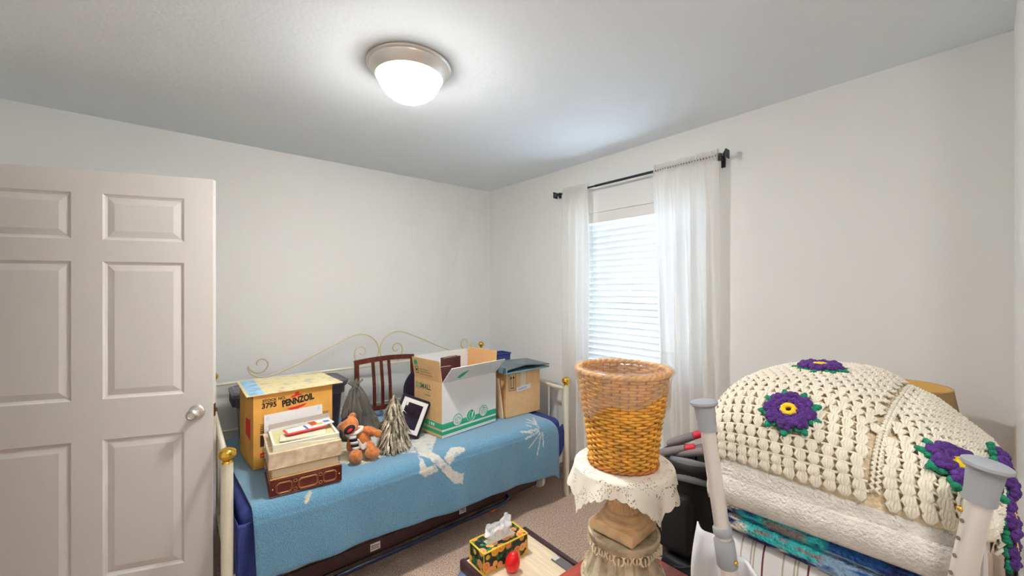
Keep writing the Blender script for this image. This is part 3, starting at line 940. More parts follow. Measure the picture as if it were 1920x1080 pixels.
b = MB(); bar(b, [(-.01 + .44 * i / 8, hy(-.01 + .44 * i / 8), .395 + .014 * math.sin(PI * i / 8)) for i in range(9)], .034, .024); b.build('top_rail', cw, ch, smooth=30)
b = MB(); bar(b, [(.0 + .43 * i / 8, hy(.43 * i / 8), .065) for i in range(9)], .032, .022); b.build('lower_rail', cw, ch, smooth=30)
for x in (.006, .424):
    b = MB(); bar(b, [(x, .012, 0), (x, .004, .2), (x, 0, .40)], .028, .026); b.build('stile', cw, ch, smooth=0, bevel=.003)
for x in (.118, .176, .232, ):
    b = MB(); bar(b, [(x, hy(x), .07), (x, hy(x) - .008, .22), (x - .004, hy(x), .395)], .022, .012); b.build('slat', cw, ch, smooth=0, bevel=.003)

# dark tray behind the moving box
dt = thing('round_tray', 'dark round tray standing on edge between chair back and moving box', 'tray', (1.42, 2.75, BZ), 0)
b = MB(); n = 40
t_ = MB().lathe([(0, .006), (.150, .006), (.155, .014), (.165, .016), (.165, .010), (.152, 0), (0, 0)], 48)
b.add([(p[0], -p[2], p[1] + .165) for p in t_.v], t_.f); b.build('disc', M('dark_plum', srgb(44, 34, 52), .4), dt)

# picture frames
pf = thing('picture_frame', 'black picture frame with white mat tilted against the moving box', 'picture frame', (1.092, 2.275, BZ + .1325), rot=(R(-16), R(24), R(-22)))
b = MB(); FW, FH = .092, .112
for (x0, x1, z0, z1) in ((-FW, -FW + .014, -FH, FH), (FW - .014, FW, -FH, FH), (-FW + .014, FW - .014, -FH, -FH + .014), (-FW + .014, FW - .014, FH - .014, FH)):
    b.box(x0, x1, 0, .022, z0, z1)
b.build('frame', M('black_lacquer', srgb(20, 18, 28), .3), pf, smooth=0, bevel=.002)
b = MB()
for (x0, x1, z0, z1) in ((-FW + .013, -FW + .038, -FH + .013, FH - .013), (FW - .038, FW - .013, -FH + .013, FH - .013), (-FW + .038, FW - .038, -FH + .013, -FH + .038), (-FW + .038, FW - .038, FH - .038, FH - .013)):
    b.box(x0, x1, .004, .008, z0, z1)
b.build('mat', white_cloth, pf, smooth=0)
MB().box(-FW + .03, FW - .03, .008, .011, -FH + .03, FH - .03).build('picture', M('dark_picture', srgb(26, 24, 44), .15, var=(8, .5)), pf, smooth=0)
MB().box(-.052, -.040, .0070, .0078, .052, .080).build('price_tag', white_cloth, pf, smooth=0)
MB().box(-FW + .005, FW - .005, .012, .016, -FH + .005, FH - .005).build('backing', M('frame_board', srgb(60, 50, 44), .8), pf, smooth=0)
pf2 = thing('flat_frame', 'cream matted frame lying flat behind the silver tree', 'picture frame', (1.10, 2.53, BZ), 12)
b = MB()
for (x0, x1, y0, y1) in ((-.10, -.085, -.08, .08), (.085, .10, -.08, .08), (-.085, .085, -.08, -.066), (-.085, .085, .066, .08)):
    b.box(x0, x1, y0, y1, 0, .028)
b.build('frame', M('black_lacquer', srgb(20, 18, 28), .3), pf2, smooth=0, bevel=.002)
MB().box(-.086, .086, -.067, .067, 0, .016).build('mat', M('cream_mat', srgb(214, 200, 168), .7), pf2, smooth=0)

# moving box, open
mv = thing('moving_box', 'open white-fronted cardboard moving box with green stripes on the bed', 'box', (1.229, 2.135, BZ), 7)
w, d, h, t = .455, .30, .335, .004
MB().box(0, w, 0, t, 0, h).build('front_panel', card_w, mv, smooth=0)
MB().box(0, w, d - t, d, 0, h).build('back_panel', card, mv, smooth=0)
MB().box(0, t, t, d - t, 0, h).build('side_panel', card, mv, smooth=0)
MB().box(w - t, w, t, d - t, 0, h).build('side_panel', card, mv, smooth=0)
MB().box(t, w - t, t, d - t, 0, t).build('bottom_panel', card, mv, smooth=0)
def flap(name, mat, M4, wd, hg, th=.0035):
    o = MB().box(.002, wd - .002, 0, th, 0, hg).build(name, mat, mv, smooth=0); o.matrix_local = M4
    return o
ff = flap('front_flap', card_w, T(0, 0, h) @ ro('X', 42), w, .135)
flap('back_flap', card_w, T(0, d - t, h) @ ro('X', -3), w, .135)
lf = flap('side_flap', card, T(0, d, h) @ ro('Z', -90) @ ro('X', 9), d, .135)
flap('side_flap', M('tan_cardboard', srgb(204, 158, 108), .85), T(w - .001, d, h) @ ro('Z', -90) @ ro('X', -4), d, .145)
fr = lambda x, z, dy=-.0006: frame4((x, dy, z), (1, 0, 0), (0, 0, 1))
b = MB(); b.box(0, w, -.0005, 0, .018, .040); b.box(0, w, -.0005, 0, .052, .086); b.build('printed_stripe', green_ink, mv, smooth=0)
b = MB(); b.box(-.0005, 0, 0, d, .018, .040); b.box(-.0005, 0, 0, d, .052, .086); b.build('printed_stripe', green_ink, mv, smooth=0)
pale_ink = M('pale_ink', srgb(214, 226, 216), .8)
def ring(mb, x, z, r, wd, y=-.0012, n=28):
    mb.tube([(x + r * math.cos(2 * PI * i / n), y, z + r * math.sin(2 * PI * i / n)) for i in range(n)], wd, 5, closed=True)
for i, x in enumerate((.118, .228, .338)):
    zc = .088 + .004 * i
    b = MB(); ring(b, x, zc, .036, .0016)
    if i == 0:
        L = [(-.02, .008), (.004, .018), (.022, .008), (.022, -.014), (-.002, -.022), (-.02, -.012)]
    elif i == 1:
        L = [(-.004, .030), (.016, .006), (.014, -.018), (-.006, -.024), (-.020, -.006)]
    else:
        L = [(-.022, .016), (.022, .016), (.022, -.018), (-.022, -.018)]
    b.tube([(x + p, -.0012, zc + q) for p, q in L], .0014, 4, closed=True)
    if i == 0:
        b.tube([(x - .02, -.0012, zc + .008), (x - .002, -.0012, zc - .002), (x + .022, -.0012, zc + .008)], .001, 4); b.tube([(x - .002, -.0012, zc - .002), (x - .002, -.0012, zc - .022)], .001, 4)
    if i == 1:
        b.tube([(x + .004, -.0012, zc - .012), (x + .022, -.0012, zc + .022)], .003, 4); b.tube([(x - .008, -.0012, zc + .034), (x + .012, -.0012, zc + .04)], .002, 4)
    if i == 2:
        for a_ in (-.012, 0, .012):
            for c_ in (-.008, .004):
                b.box(x + a_ - .003, x + a_ + .003, -.0014, -.0008, zc + c_ - .003, zc + c_ + .003)
        b.tube([(x - .008, -.0012, zc + .022), (x + .008, -.0012, zc + .022)], .003, 4)
    b.build('printed_icon', pale_ink if i == 1 else green_ink, mv)
    b = MB(); b.prism([(x + .034 * math.cos(2 * PI * k / 24), zc + .034 * math.sin(2 * PI * k / 24)) for k in range(24)], .0002, .0005, mat=fr(0, 0, -.0002)); b.build('printed_disc', green_ink if i == 1 else card_w, mv, smooth=0)
sd = lambda y, z: frame4((-.0006, y, z), (0, -1, 0), (0, 0, 1))
dgreen = M('dark_green_ink', srgb(38, 82, 62), .8)
text('lettering', 'SMALL', .046, dgreen, mv, sd(d - .058, h - .062), bold=.0006, sx=.95)
b = MB()
for (p0, p1) in ((.0, .004), (.016, .030), (.036, .050)):
    b.prism([(p0, 0), (p1, 0), (p1, .018), (p0, .018)], .0004, .0008, mat=sd(d - .17, .060))
b.build('printed_mark', pale_ink, mv, smooth=0)
b = MB(); b.prism([(0, 0), (.034, 0), (.034, .034), (0, .034)], 0, .0004, mat=sd(d - .016, h - .064)); b.build('printed_square', green_ink, mv, smooth=0)
b = MB()
for k in range(3):
    b.prism([(.004, .006 + k * .009), (.030, .006 + k * .009), (.030, .009 + k * .009), (.004, .009 + k * .009)], .0005, .0008, mat=sd(d - .016, h - .064))
b.build('printed_square_lines', card, mv, smooth=0)
b = MB()
for (y, z, l_) in ((d - .12, h - .10, .06), (d - .11, .16, .0)):
    if l_: b.prism([(0, 0), (l_, 0), (l_, .003), (0, .003)], 0, .0004, mat=sd(y, z))
b.build('printed_line', dgreen, mv, smooth=0)
# marks on the flaps (local to the flaps, outer face)
b = MB(); b.prism([(.10, .028), (.125, .022), (.145, .045), (.165, .088), (.15, .085), (.12, .072), (.10, .05)], 0, .0005, mat=frame4((0, -.0006, 0), (1, 0, 0), (0, 0, 1))); b.build('printed_leaf', green_ink, ff, smooth=0)
b = MB()
for k in range(5):
    b.box(.175, .42 - .02 * (k % 2), -.0006, -.0001, .030 + k * .016, .032 + k * .016)
for x in (.30, .36, .425):
    b.box(x, x + .002, -.0006, -.0001, .028, .10)
b.build('printed_text_lines', M('pale_grey_ink', srgb(184, 190, 188), .8), ff, smooth=0)
b = MB(); b.prism([(.020, .085), (.058, .085), (.058, .105), (.048, .118), (.030, .118), (.020, .108)], 0, .0005, mat=frame4((0, -.0006, 0), (1, 0, 0), (0, 0, 1))); b.build('printed_house', green_ink, lf, smooth=0)
b = MB()
for k in range(3):
    b.box(.075, .21 - .02 * k, -.0006, -.0001, .028 + k * .016, .0305 + k * .016)
for (x0, x1, z0, z1) in ((.022, .060, .030, .033), (.022, .060, .072, .075), (.022, .025, .03, .075), (.057, .060, .03, .075), (.030, .05, .045, .06)):
    b.box(x0, x1, -.0006, -.0001, z0, z1)
b.build('printed_text_lines', dgreen, lf, smooth=0)
# albums standing in the moving box
dbk = M('dark_maroon_cover', srgb(70, 34, 34), .5)
for (lx, ly, rz_, w_, top, lb) in ((.030, .110, -10, .125, .405, 'dark maroon album standing in the moving box, nearer its lettered side'),
                                   (.190, .235, 2, .150, .430, 'dark maroon album standing in the middle of the moving box')):
    p_ = Matrix.Rotation(R(7), 4, 'Z') @ Vector((lx, ly, 0))
    o = thing('photo_album', lb, 'album', (1.229 + p_.x, 2.135 + p_.y, BZ + .005), 7 + rz_)
    b = MB(); b.box(0, w_, 0, .004, 0, top); b.box(0, w_, .032, .036, 0, top); b.box(0, .004, 0, .036, 0, top); b.build('cover', dbk, o, smooth=0, bevel=.001)
    MB().box(.004, w_ - .004, .004, .032, .004, top - .005).build('page_block', page, o, smooth=0)

# brown box, its folder, leaning card, navy bin
bb = thing('brown_box', 'plain brown shipping box with black up-arrows near the bed end', 'box', (1.769, 2.185, BZ), -1)
w, d, h = .318, .29, .318
b = MB(); b.box(0, w, 0, t, 0, h); b.box(0, w, d - t, d, 0, h); b.box(0, t, t, d - t, 0, h); b.box(w - t, w, t, d - t, 0, h); b.box(t, w - t, t, d - t, 0, t); b.box(t, w - t, t, d - t, h - .008, h - .003)
b.build('carton_body', M('light_kraft', srgb(206, 168, 122), .85, var=(20, .05)), bb, smooth=0)
b = MB(); x0, x1, z0, z1 = .022, .084, .185, .305
for (a0, a1, c0, c1) in ((x0, x1, z0, z0 + .003), (x0, x1, z1 - .003, z1), (x0, x0 + .003, z0, z1), (x1 - .003, x1, z0, z1), (x0 + .012, x1 - .012, z0 + .014, z0 + .020)):
    b.box(a0, a1, -.0006, 0, c0, c1)
for x in (.041, .065):
    b.box(x - .0025, x + .0025, -.0006, 0, .21, .28); b.prism([(x - .009, .27), (x + .009, .27), (x, .293)], 0, .0006, mat=frame4((0, 0, 0), (1, 0, 0), (0, 0, 1)))
b.build('printed_arrows', ink, bb, smooth=0)
MB().box(.130, .180, -.0006, 0, .205, h).build('packing_tape', M('clear_tape', srgb(216, 200, 180), .15), bb, smooth=0)
lbm = frame4((.095, -.0012, .168), (1, 0, .10), (-.10, 0, 1))
b = MB(); b.prism([(0, 0), (.135, 0), (.135, .032), (0, .032)], 0, .0006, mat=lbm); b.build('paper_label', white_cloth, bb, smooth=0)
b = MB()
for k in range(9):
    b.prism([(.014 + k * .009, .010), (.019 + k * .009, .010), (.021 + k * .009, .020), (.016 + k * .009, .020)], .0008, .0012, mat=lbm)
b.build('label_writing', M('blue_ink', srgb(110, 150, 196), .7), bb, smooth=0)
fo = thing('portfolio', 'grey-green vinyl portfolio lying open-edged on the brown box', 'folder', (1.745, 2.150, BZ + h + .001), -4)
fm = M('slate_vinyl', srgb(84, 96, 100), .35); fm2 = M('slate_vinyl_edge', srgb(104, 128, 138), .4)
b = MB(); b.prism([(-.02, -.03), (.40, .012), (.36, .25), (-.02, .27)], 0, .012); b.build('lower_cover', fm2, fo, smooth=0, bevel=.003)
b = MB(); V = [(-.02, -.03, .026), (.15, -.012, .046), (.40, .012, .020), (.37, .25, .030), (-.02, .27, .040)]
b.add(V + [(x, y, z_ + .008) for x, y, z_ in V], [(0, 4, 3, 2, 1), (5, 6, 7, 8, 9)] + [(i, (i + 1) % 5, 5 + (i + 1) % 5, 5 + i) for i in range(5)]); b.build('upper_cover', fm, fo, smooth=0, bevel=.002)
MB().box(-.024, -.016, -.03, .27, .0, .05).build('spine', fm2, fo, smooth=0, bevel=.002)
lc = thing('leaning_board', 'thin cardboard sheet leaning between the moving box and brown box', 'cardboard', (1.752, 2.19, BZ), rot=(0, R(-9), R(3)))
MB().box(-.010, 0, 0, .22, 0, .29).build('sheet', M('pale_cardboard', srgb(214, 186, 150), .85), lc, smooth=0)
nb = thing('fabric_bin', 'navy fabric bin standing behind the brown box by the bed corner', 'storage bin', (1.93, 2.55, BZ))
b = MB(); loft(b, [rr_ring(.125, .055, 0, .015), rr_ring(.135, .06, .395, .015), rr_ring(.128, .053, .395, .012), rr_ring(.12, .05, .06, .012)]); b.build('bin_body', navy, nb)
b = MB(); b.tube([rr for rr in [(p[0], p[1], .39) for p in rr_ring(.137, .062, 0, .015)]], .005, 6, closed=True); b.build('rim', navy, nb)

# ------------------------------------------------------------------ lap desk, tissues, egg
stl = thing('footstool', 'low dark footstool under the cushioned lap desk', 'stool', (1.09, 1.16, 0))
MB().box(-.13, .13, -.2, .2, .17, .20).build('seat', darkbrown, stl, smooth=0, bevel=.006)
for sx in (-1, 1):
    for sy in (-1, 1):
        MB().box(sx * .11 - .015, sx * .11 + .015, sy * .18 - .015, sy * .18 + .015, 0, .17).build('leg', darkbrown, stl, smooth=0)
ld = thing('lap_desk', 'lap desk with pale wood top, dark edges and slate blue cushion', 'lap desk', (1.092, 1.16, .20))
b = MB(); rbox(b, -.22, .19, -.28, .295, 0, .125, .03); b.build('cushion', M('slate_blue_cloth', srgb(96, 112, 140), .9, bump=(200, .3)), ld, smooth=80)
woodtop = M('pale_wood', srgb(214, 196, 166), .5, var=(10, .12), stretch=(14, 1, 1))
MB().box(-.165, .165, -.27, .262, .128, .150).build('top', woodtop, ld, smooth=0)
dk = M('dark_maroon_plastic', srgb(58, 34, 40), .35)
MB().box(-.185, -.163, -.28, .272, .118, .160).build('edge_bar', dk, ld, smooth=0, bevel=.004)
MB().box(.163, .183, -.28, .272, .118, .162).build('edge_bar', dk, ld, smooth=0, bevel=.004)
MB().box(-.163, .163, .262, .272, .118, .154).build('end_bar', dk, ld, smooth=0, bevel=.003)
MB().box(.118, .160, -.10, .035, .150, .156).build('clip', M('grey_clip', srgb(96, 92, 92), .4), ld, smooth=0, bevel=.002)
MB().box(.120, .150, .012, .034, .156, .159).build('clip_tab', M('silver_tab', srgb(196, 190, 186), .4), ld, smooth=0, bevel=.001)
LZ = .3505
tb_ = thing('tissue_box', 'floral tissue box with yellow edges and a tissue pulled up', 'tissue box', (.937, 1.300, LZ), -2)
fx = bpy.data.materials.new('floral_print'); fx.use_nodes = True
nt = fx.node_tree; bs = nt.nodes['Principled BSDF']; bs.inputs['Roughness'].default_value = .45
tc = nt.nodes.new('ShaderNodeTexCoord')
def voro(scale, off):
    mp = nt.nodes.new('ShaderNodeMapping'); mp.inputs['Location'].default_value = off
    nt.links.new(tc.outputs['Object'], mp.inputs[0])
    v = nt.nodes.new('ShaderNodeTexVoronoi'); v.inputs['Scale'].default_value = scale; v.inputs['Randomness'].default_value = .75
    nt.links.new(mp.outputs[0], v.inputs['Vector'])
    return v
def ramp(inp, stops, const=True):
    r = nt.nodes.new('ShaderNodeValToRGB'); r.color_ramp.interpolation = 'CONSTANT' if const else 'LINEAR'
    el = r.color_ramp.elements
    el[0].position, el[0].color = stops[0][0], stops[0][1]; el[1].position, el[1].color = stops[1][0], stops[1][1]
    for p_, c_ in stops[2:]:
        q = el.new(p_); q.color = c_
    nt.links.new(inp, r.inputs[0]); return r
v1 = voro(27, (.3, .1, .2)); v2 = voro(44, (1.1, .7, .4))
bgc = srgb(26, 28, 26)
leaf = ramp(v2.outputs['Distance'], [(0, srgb(60, 140, 84)), (.30, srgb(34, 92, 60)), (.46, bgc)])
flw = ramp(v1.outputs['Distance'], [(0, srgb(246, 200, 60)), (.14, srgb(232, 120, 36)), (.30, srgb(240, 164, 120)), (.44, srgb(238, 178, 60))])
sep = nt.nodes.new('ShaderNodeSeparateColor'); nt.links.new(v1.outputs['Color'], sep.inputs[0])
hue = ramp(sep.outputs[0], [(0, srgb(240, 170, 130)), (.35, srgb(232, 128, 40)), (.62, srgb(244, 200, 70)), (.85, srgb(230, 110, 60))])
cmix = nt.nodes.new('ShaderNodeMix'); cmix.data_type = 'RGBA'; cmix.inputs[0].default_value = .5
nt.links.new(flw.outputs[0], cmix.inputs[6]); nt.links.new(hue.outputs[0], cmix.inputs[7])
mask = nt.nodes.new('ShaderNodeMath'); mask.operation = 'LESS_THAN'; mask.inputs[1].default_value = .50
nt.links.new(v1.outputs['Distance'], mask.inputs[0])
fin = nt.nodes.new('ShaderNodeMix'); fin.data_type = 'RGBA'
nt.links.new(mask.outputs[0], fin.inputs[0]); nt.links.new(leaf.outputs[0], fin.inputs[6]); nt.links.new(cmix.outputs[2], fin.inputs[7])
nt.links.new(fin.outputs[2], bs.inputs['Base Color'])
w, d, h = .226, .106, .086
b = MB(); b.box(0, w, 0, .002, 0, h); b.box(0, w, d - .002, d, 0, h); b.box(0, .002, 0, d, 0, h); b.box(w - .002, w, 0, d, 0, h); b.box(0, w, 0, d, 0, .002)
sx0, sx1, sy0, sy1 = .045, .19, .034, .072
b.box(0, sx0, 0, d, h - .002, h); b.box(sx1, w, 0, d, h - .002, h); b.box(sx0, sx1, 0, sy0, h - .002, h); b.box(sx0, sx1, sy1, d, h - .002, h)
b.build('box_body', fx, tb_, smooth=0)
yl = M('yellow_edge', srgb(240, 206, 58), .45)
for (p, q) in (((0, 0, h), (w, 0, h)), ((0, d, h), (w, d, h)), ((0, 0, h), (0, d, h)), ((w, 0, h), (w, d, h)), ((0, 0, 0), (0, 0, h)), ((w, 0, 0), (w, 0, h)), ((0, d, 0), (0, d, h)), ((0, 0, .002), (w, 0, .002)), ((0, 0, .002), (0, d, .002))):
    r_ = .0035 if p[2] == q[2] == h else .0022
    MB().tube([p, q], r_, 6).build('edge_trim', yl, tb_)
MB().box(sx0 - .004, sx1 + .004, sy0 - .004, sy1 + .004, h - .0045, h - .002).build('film', M('clear_film', srgb(206, 200, 184), .1), tb_, smooth=0)
def tiss(u, v):
    a = u * 2 * PI
    n1 = noise.noise((math.cos(a) * 1.6, math.sin(a) * 1.6, v * 2.2 + 1)); n2 = abs(noise.noise((math.cos(a) * 3.2, math.sin(a) * 3.2, v * 3 + 5)))
    bul = math.sin(min(1, v * 1.15) * PI * .62)
    r_ = .010 + .036 * bul * (1 + .55 * n1 - .5 * n2)
    zz = h - .006 + .082 * v * (.86 + .22 * math.sin(a + 2.4) + .16 * math.sin(a * 3 + 1)) + .006 * n1
    return (.112 + 1.35 * r_ * math.cos(a) + .012 * v * n1, .054 + .8 * r_ * math.sin(a) + .014 * v * n2, zz)
MB().grid(tiss, 90, 26).build('tissue', M('tissue_paper', srgb(250, 250, 252), .9, trans=(.3, 0)), tb_, smooth=35)
egg = thing('red_egg', 'glossy red plastic egg standing in front of the tissue box', 'egg', (1.036, 1.250, LZ), rot=(R(6), R(8), 0))
b = MB(); b.lathe([(0, 0)] + [(.030 * math.sin(PI * i / 24) * (1 + .14 * math.cos(PI * i / 24)), .041 - .041 * math.cos(PI * i / 24)) for i in range(1, 24)] + [(0, .082)], 32)
b.build('shell', M('red_plastic', srgb(206, 22, 30), .22), egg, smooth=80)

# ------------------------------------------------------------------ red table, pedestals, lace, basket
rt = thing('side_table', 'glossy red-brown wooden side table under the stone pedestal', 'table', (1.005, .655, 0))
redw = M('red_wood', srgb(150, 58, 40), .25, var=(6, .2), stretch=(1, 8, 1))
MB().box(-.25, .25, -.235, .235, .552, .58).build('table_top', redw, rt, smooth=0, bevel=.004)
MB().box(-.22, .22, -.205, .205, .49, .552).build('apron', redw, rt, smooth=0)
for sx in (-1, 1):
    for sy in (-1, 1):
        b = MB(); b.tube([(sx * .21, sy * .195, 0), (sx * .21, sy * .195, .49)], [.014, .022], 10); b.build('leg', redw, rt)
px_, py_ = 1.087, .752
stone = M('grey_green_stone', srgb(190, 178, 150), .8, var=(24, .28), bump=(120, .4), col2=srgb(146, 138, 112))
pd = thing('stone_pedestal', 'grey-green carved stone pedestal with leaf frieze on the red table', 'pedestal', (px_, py_, .58))
def flute(a, z):
    k = max(0, min(1, (z - .012) / .02)) * max(0, min(1, (.112 - z) / .015))
    return 1 - .10 * k * max(0, math.cos(a * 12)) ** .6 if math.cos(a * 12) > 0 else 1
b = MB(); prof = [(0, 0), (.132, 0), (.134, .006), (.130, .012)] + [(.125 - .040 * (i / 12) ** .75, .014 + .096 * i / 12) for i in range(13)] + [(.088, .114), (.097, .118), (.104, .128), (.109, .136), (.109, .144), (.1115, .148), (.1115, .155), (.104, .155), (.098, .148), (0, .146)]
b.lathe(prof, 144, mod=flute); b.build('urn', stone, pd, smooth=45)
orn = M('pale_stone_relief', srgb(206, 196, 164), .8, bump=(150, .4))
lm = MB()
lm.tube([(0, .010 * math.sin(t_) , -.008 + .010 * math.cos(t_)) for t_ in [R(-150) + R(300) * i / 10 for i in range(11)]], .0019, 5)
lm.tube([(0, 0, -.017), (.0015, 0, -.004)], [.0016, .0022], 5)
lmm = lm.mesh('leaf', orn)
n = 26
for k in range(n):
    a = 2 * PI * k / n
    inst('leaf', lmm, pd, mat=T(.1045 * math.cos(a), .1045 * math.sin(a), .132) @ ro('Z', math.degrees(a)) @ ro('Y', -18) @ Matrix.Scale(1.5 if k % 3 == 0 else 1.1, 4))
sw = MB(); sw.tube([(0, (.006 + .0022 * t_) * math.cos(t_), (.004 + .0022 * t_) * math.sin(t_)) for t_ in [i * .35 for i in range(22)]], .002, 5)
swm = sw.mesh('volute', orn)
for k in range(12):
    a = 2 * PI * (k + .5) / 12
    inst('volute', swm, pd, mat=T(.1235 * math.cos(a), .1235 * math.sin(a), .028) @ ro('Z', math.degrees(a)) @ ro('Y', -22))
wood = M('tan_plaster', srgb(214, 184, 142), .75, var=(12, .2), bump=(90, .15), col2=srgb(178, 146, 106))
cp = thing('column_stand', 'tan plaster column stand with square plinth and round top', 'pedestal', (px_, py_, .7355), 228.7 - 45)
MB().box(-.075, .075, -.075, .075, 0, .034).build('plinth', wood, cp, smooth=0, bevel=.004)
MB().lathe([(0, .033), (.072, .033), (.073, .040), (.069, .046), (.060, .050), (.058, .056), (.061, .060), (.056, .066), (.052, .068), (0, .068)], 48).build('base_moulding', wood, cp)
def fl2(a, z):
    return 1 - .06 * max(0, math.cos(a * 20)) ** .5 if math.cos(a * 20) > 0 else 1
MB().lathe([(.0, .066), (.052, .066), (.0515, .07), (.050, .12), (.049, .17), (.050, .185), (0, .185)], 240, mod=fl2).build('shaft', wood, cp, smooth=45)
MB().lathe([(0, .183), (.056, .183), (.062, .190), (.135, .193), (.140, .197), (.140, .208), (.136, .212), (0, .212)], 56).build('round_top', wood, cp)

lace = bpy.data.materials.new('cream_lace'); lace.use_nodes = True
nt = lace.node_tree; bs = nt.nodes['Principled BSDF']; bs.inputs['Base Color'].default_value = srgb(250, 242, 226); bs.inputs['Roughness'].default_value = .9
tc = nt.nodes.new('ShaderNodeUVMap')
vn = nt.nodes.new('ShaderNodeTexVoronoi'); vn.inputs['Scale'].default_value = 66; nt.links.new(tc.outputs[0], vn.inputs['Vector'])
ns_ = nt.nodes.new('ShaderNodeTexNoise'); ns_.inputs['Scale'].default_value = 9; ns_.inputs['Detail'].default_value = 3; nt.links.new(tc.outputs[0], ns_.inputs['Vector'])
lt = nt.nodes.new('ShaderNodeMath'); lt.operation = 'LESS_THAN'; lt.inputs[1].default_value = .30; nt.links.new(vn.outputs['Distance'], lt.inputs[0])
gt = nt.nodes.new('ShaderNodeMath'); gt.operation = 'GREATER_THAN'; gt.inputs[1].default_value = .505; nt.links.new(ns_.outputs['Fac'], gt.inputs[0])
ml = nt.nodes.new('ShaderNodeMath'); ml.operation = 'MULTIPLY'; nt.links.new(lt.outputs[0], ml.inputs[0]); nt.links.new(gt.outputs[0], ml.inputs[1])
bpn = nt.nodes.new('ShaderNodeBump'); bpn.inputs['Strength'].default_value = .5; bpn.inputs['Distance'].default_value = .003
nt.links.new(ns_.outputs['Fac'], bpn.inputs['Height']); nt.links.new(bpn.outputs[0], bs.inputs['Normal'])
tp = nt.nodes.new('ShaderNodeBsdfTransparent'); mx = nt.nodes.new('ShaderNodeMixShader')
nt.links.new(ml.outputs[0], mx.inputs[0]); nt.links.new(bs.outputs[0], mx.inputs[1]); nt.links.new(tp.outputs[0], mx.inputs[2])
nt.links.new(mx.outputs[0], nt.nodes['Material Output'].inputs[0])
TZ = .7355 + .212
lc_ = thing('lace_cloth', 'cream lace cloth with scalloped edge draped over the column stand', 'tablecloth', (px_, py_, TZ + .001))
ca0 = R(252.6 - 45)
def lacefn(a_, b_):
    p, q = a_ * 2 - 1, b_ * 2 - 1
    hs = .194
    edge = max(abs(p), abs(q))
    k = 1 + .035 * abs(math.sin((p if abs(q) > abs(p) else q) * PI * 5.5)) * edge ** 8
    x, y = p * hs * k, q * hs * k
    r_ = math.hypot(x, y); an = math.atan2(y, x) + ca0
    RR = .143
    if r_ <= RR:
        return (r_ * math.cos(an), r_ * math.sin(an), .0008 + .0008 * math.sin(an * 3))
    dd = r_ - RR
    fold = .16 * math.sin(an * 8 + .6) + .10 * math.sin(an * 13 + 2)
    ca = .012
    if dd < ca * PI / 2:
        th = dd / ca
        rad = RR + ca * math.sin(th); zz = -ca * (1 - math.cos(th))
    else:
        d2 = dd - ca * PI / 2
        rad = RR + ca + d2 * (.22 + fold); zz = -ca - d2 * .965
    return (rad * math.cos(an), rad * math.sin(an), zz)
NL = 100
b = MB().grid(lacefn, NL, NL)
me = bpy.data.meshes.new('lace'); me.from_pydata(b.v, [], b.f)
uvl = me.uv_layers.new(name='UVMap')
for pl in me.polygons:
    for li, vi in zip(pl.loop_indices, pl.vertices):
        uvl.data[li].uv = ((vi % (NL + 1)) / NL, (vi // (NL + 1)) / NL)
me.materials.append(lace); me.polygons.foreach_set('use_smooth', [True] * len(me.polygons))
o = bpy.data.objects.new('cloth', me); C.objects.link(o); o.parent = lc_

# wicker basket
wk = thing('wicker_basket', 'honey coloured wicker waste basket with clear bag on the lace cloth', 'basket', (px_, py_ + .003, TZ + .003))
wick = M('honey_wicker', srgb(216, 160, 62), .45, var=(30, .25), bump=(200, .2)); wick2 = M('brown_wicker', srgb(170, 104, 44), .45, var=(30, .25))
BH = .285
def brad(z):
    return .101 + (.134 - .101) * (z / BH) + (.003 if z > BH * .56 else 0)
NS = 34
def sq(a):
    return 1 + .018 * math.cos(4 * a + .6)
rows = 31
b = MB()
for i in range(rows):
    z_ = .014 + (BH - .022) * i / (rows - 1)
    r0 = brad(z_); n = NS * 4
    thick = .0046 if i > 15 else .0044
    b.tube([((r0 + .0040 * math.cos(NS / 2 * 2 * PI * k / n + PI * (i % 2))) * sq(2 * PI * k / n) * math.cos(2 * PI * k / n),
             (r0 + .0040 * math.cos(NS / 2 * 2 * PI * k / n + PI * (i % 2))) * sq(2 * PI * k / n) * math.sin(2 * PI * k / n), z_ + .0006 * math.sin(k * .37 + i)) for k in range(n)], thick, 6, closed=True)
o = b.build('weave', wick, wk, smooth=80); o['kind'] = 'stuff'
b = MB()
for k in range(NS):
    a = 2 * PI * (k + .0) / NS
    b.tube([(brad(z_) * sq(a) * math.cos(a), brad(z_) * sq(a) * math.sin(a), z_) for z_ in (.0, BH * .5, BH)], .0026, 5)
b.build('stakes', wick2, wk)['kind'] = 'stuff'
for ph in (0, PI):
    n = 120
    MB().tube([((brad(.006) + .004 + .004 * math.cos(14 * 2 * PI * k / n + ph)) * sq(2 * PI * k / n) * math.cos(2 * PI * k / n), (brad(.006) + .004 + .004 * math.cos(14 * 2 * PI * k / n + ph)) * sq(2 * PI * k / n) * math.sin(2 * PI * k / n), .0075 + .0035 * math.sin(14 * 2 * PI * k / n + ph)) for k in range(n)], .0042, 6, closed=True).build('foot_braid', wick2, wk, smooth=80)
    MB().tube([((brad(BH) + .003 + .005 * math.cos(20 * 2 * PI * k / n + ph)) * math.cos(2 * PI * k / n), (brad(BH) + .003 + .005 * math.cos(20 * 2 * PI * k / n + ph)) * math.sin(2 * PI * k / n), BH + .006 + .004 * math.sin(20 * 2 * PI * k / n + ph)) for k in range(n)], .006, 6, closed=True).build('rim_braid', wick, wk, smooth=80)
MB().lathe([(0, .006), (.098, .006), (.098, .010), (0, .010)], 40).build('bottom', wick2, wk)
lin = bpy.data.materials.new('clear_polythene'); lin.use_nodes = True
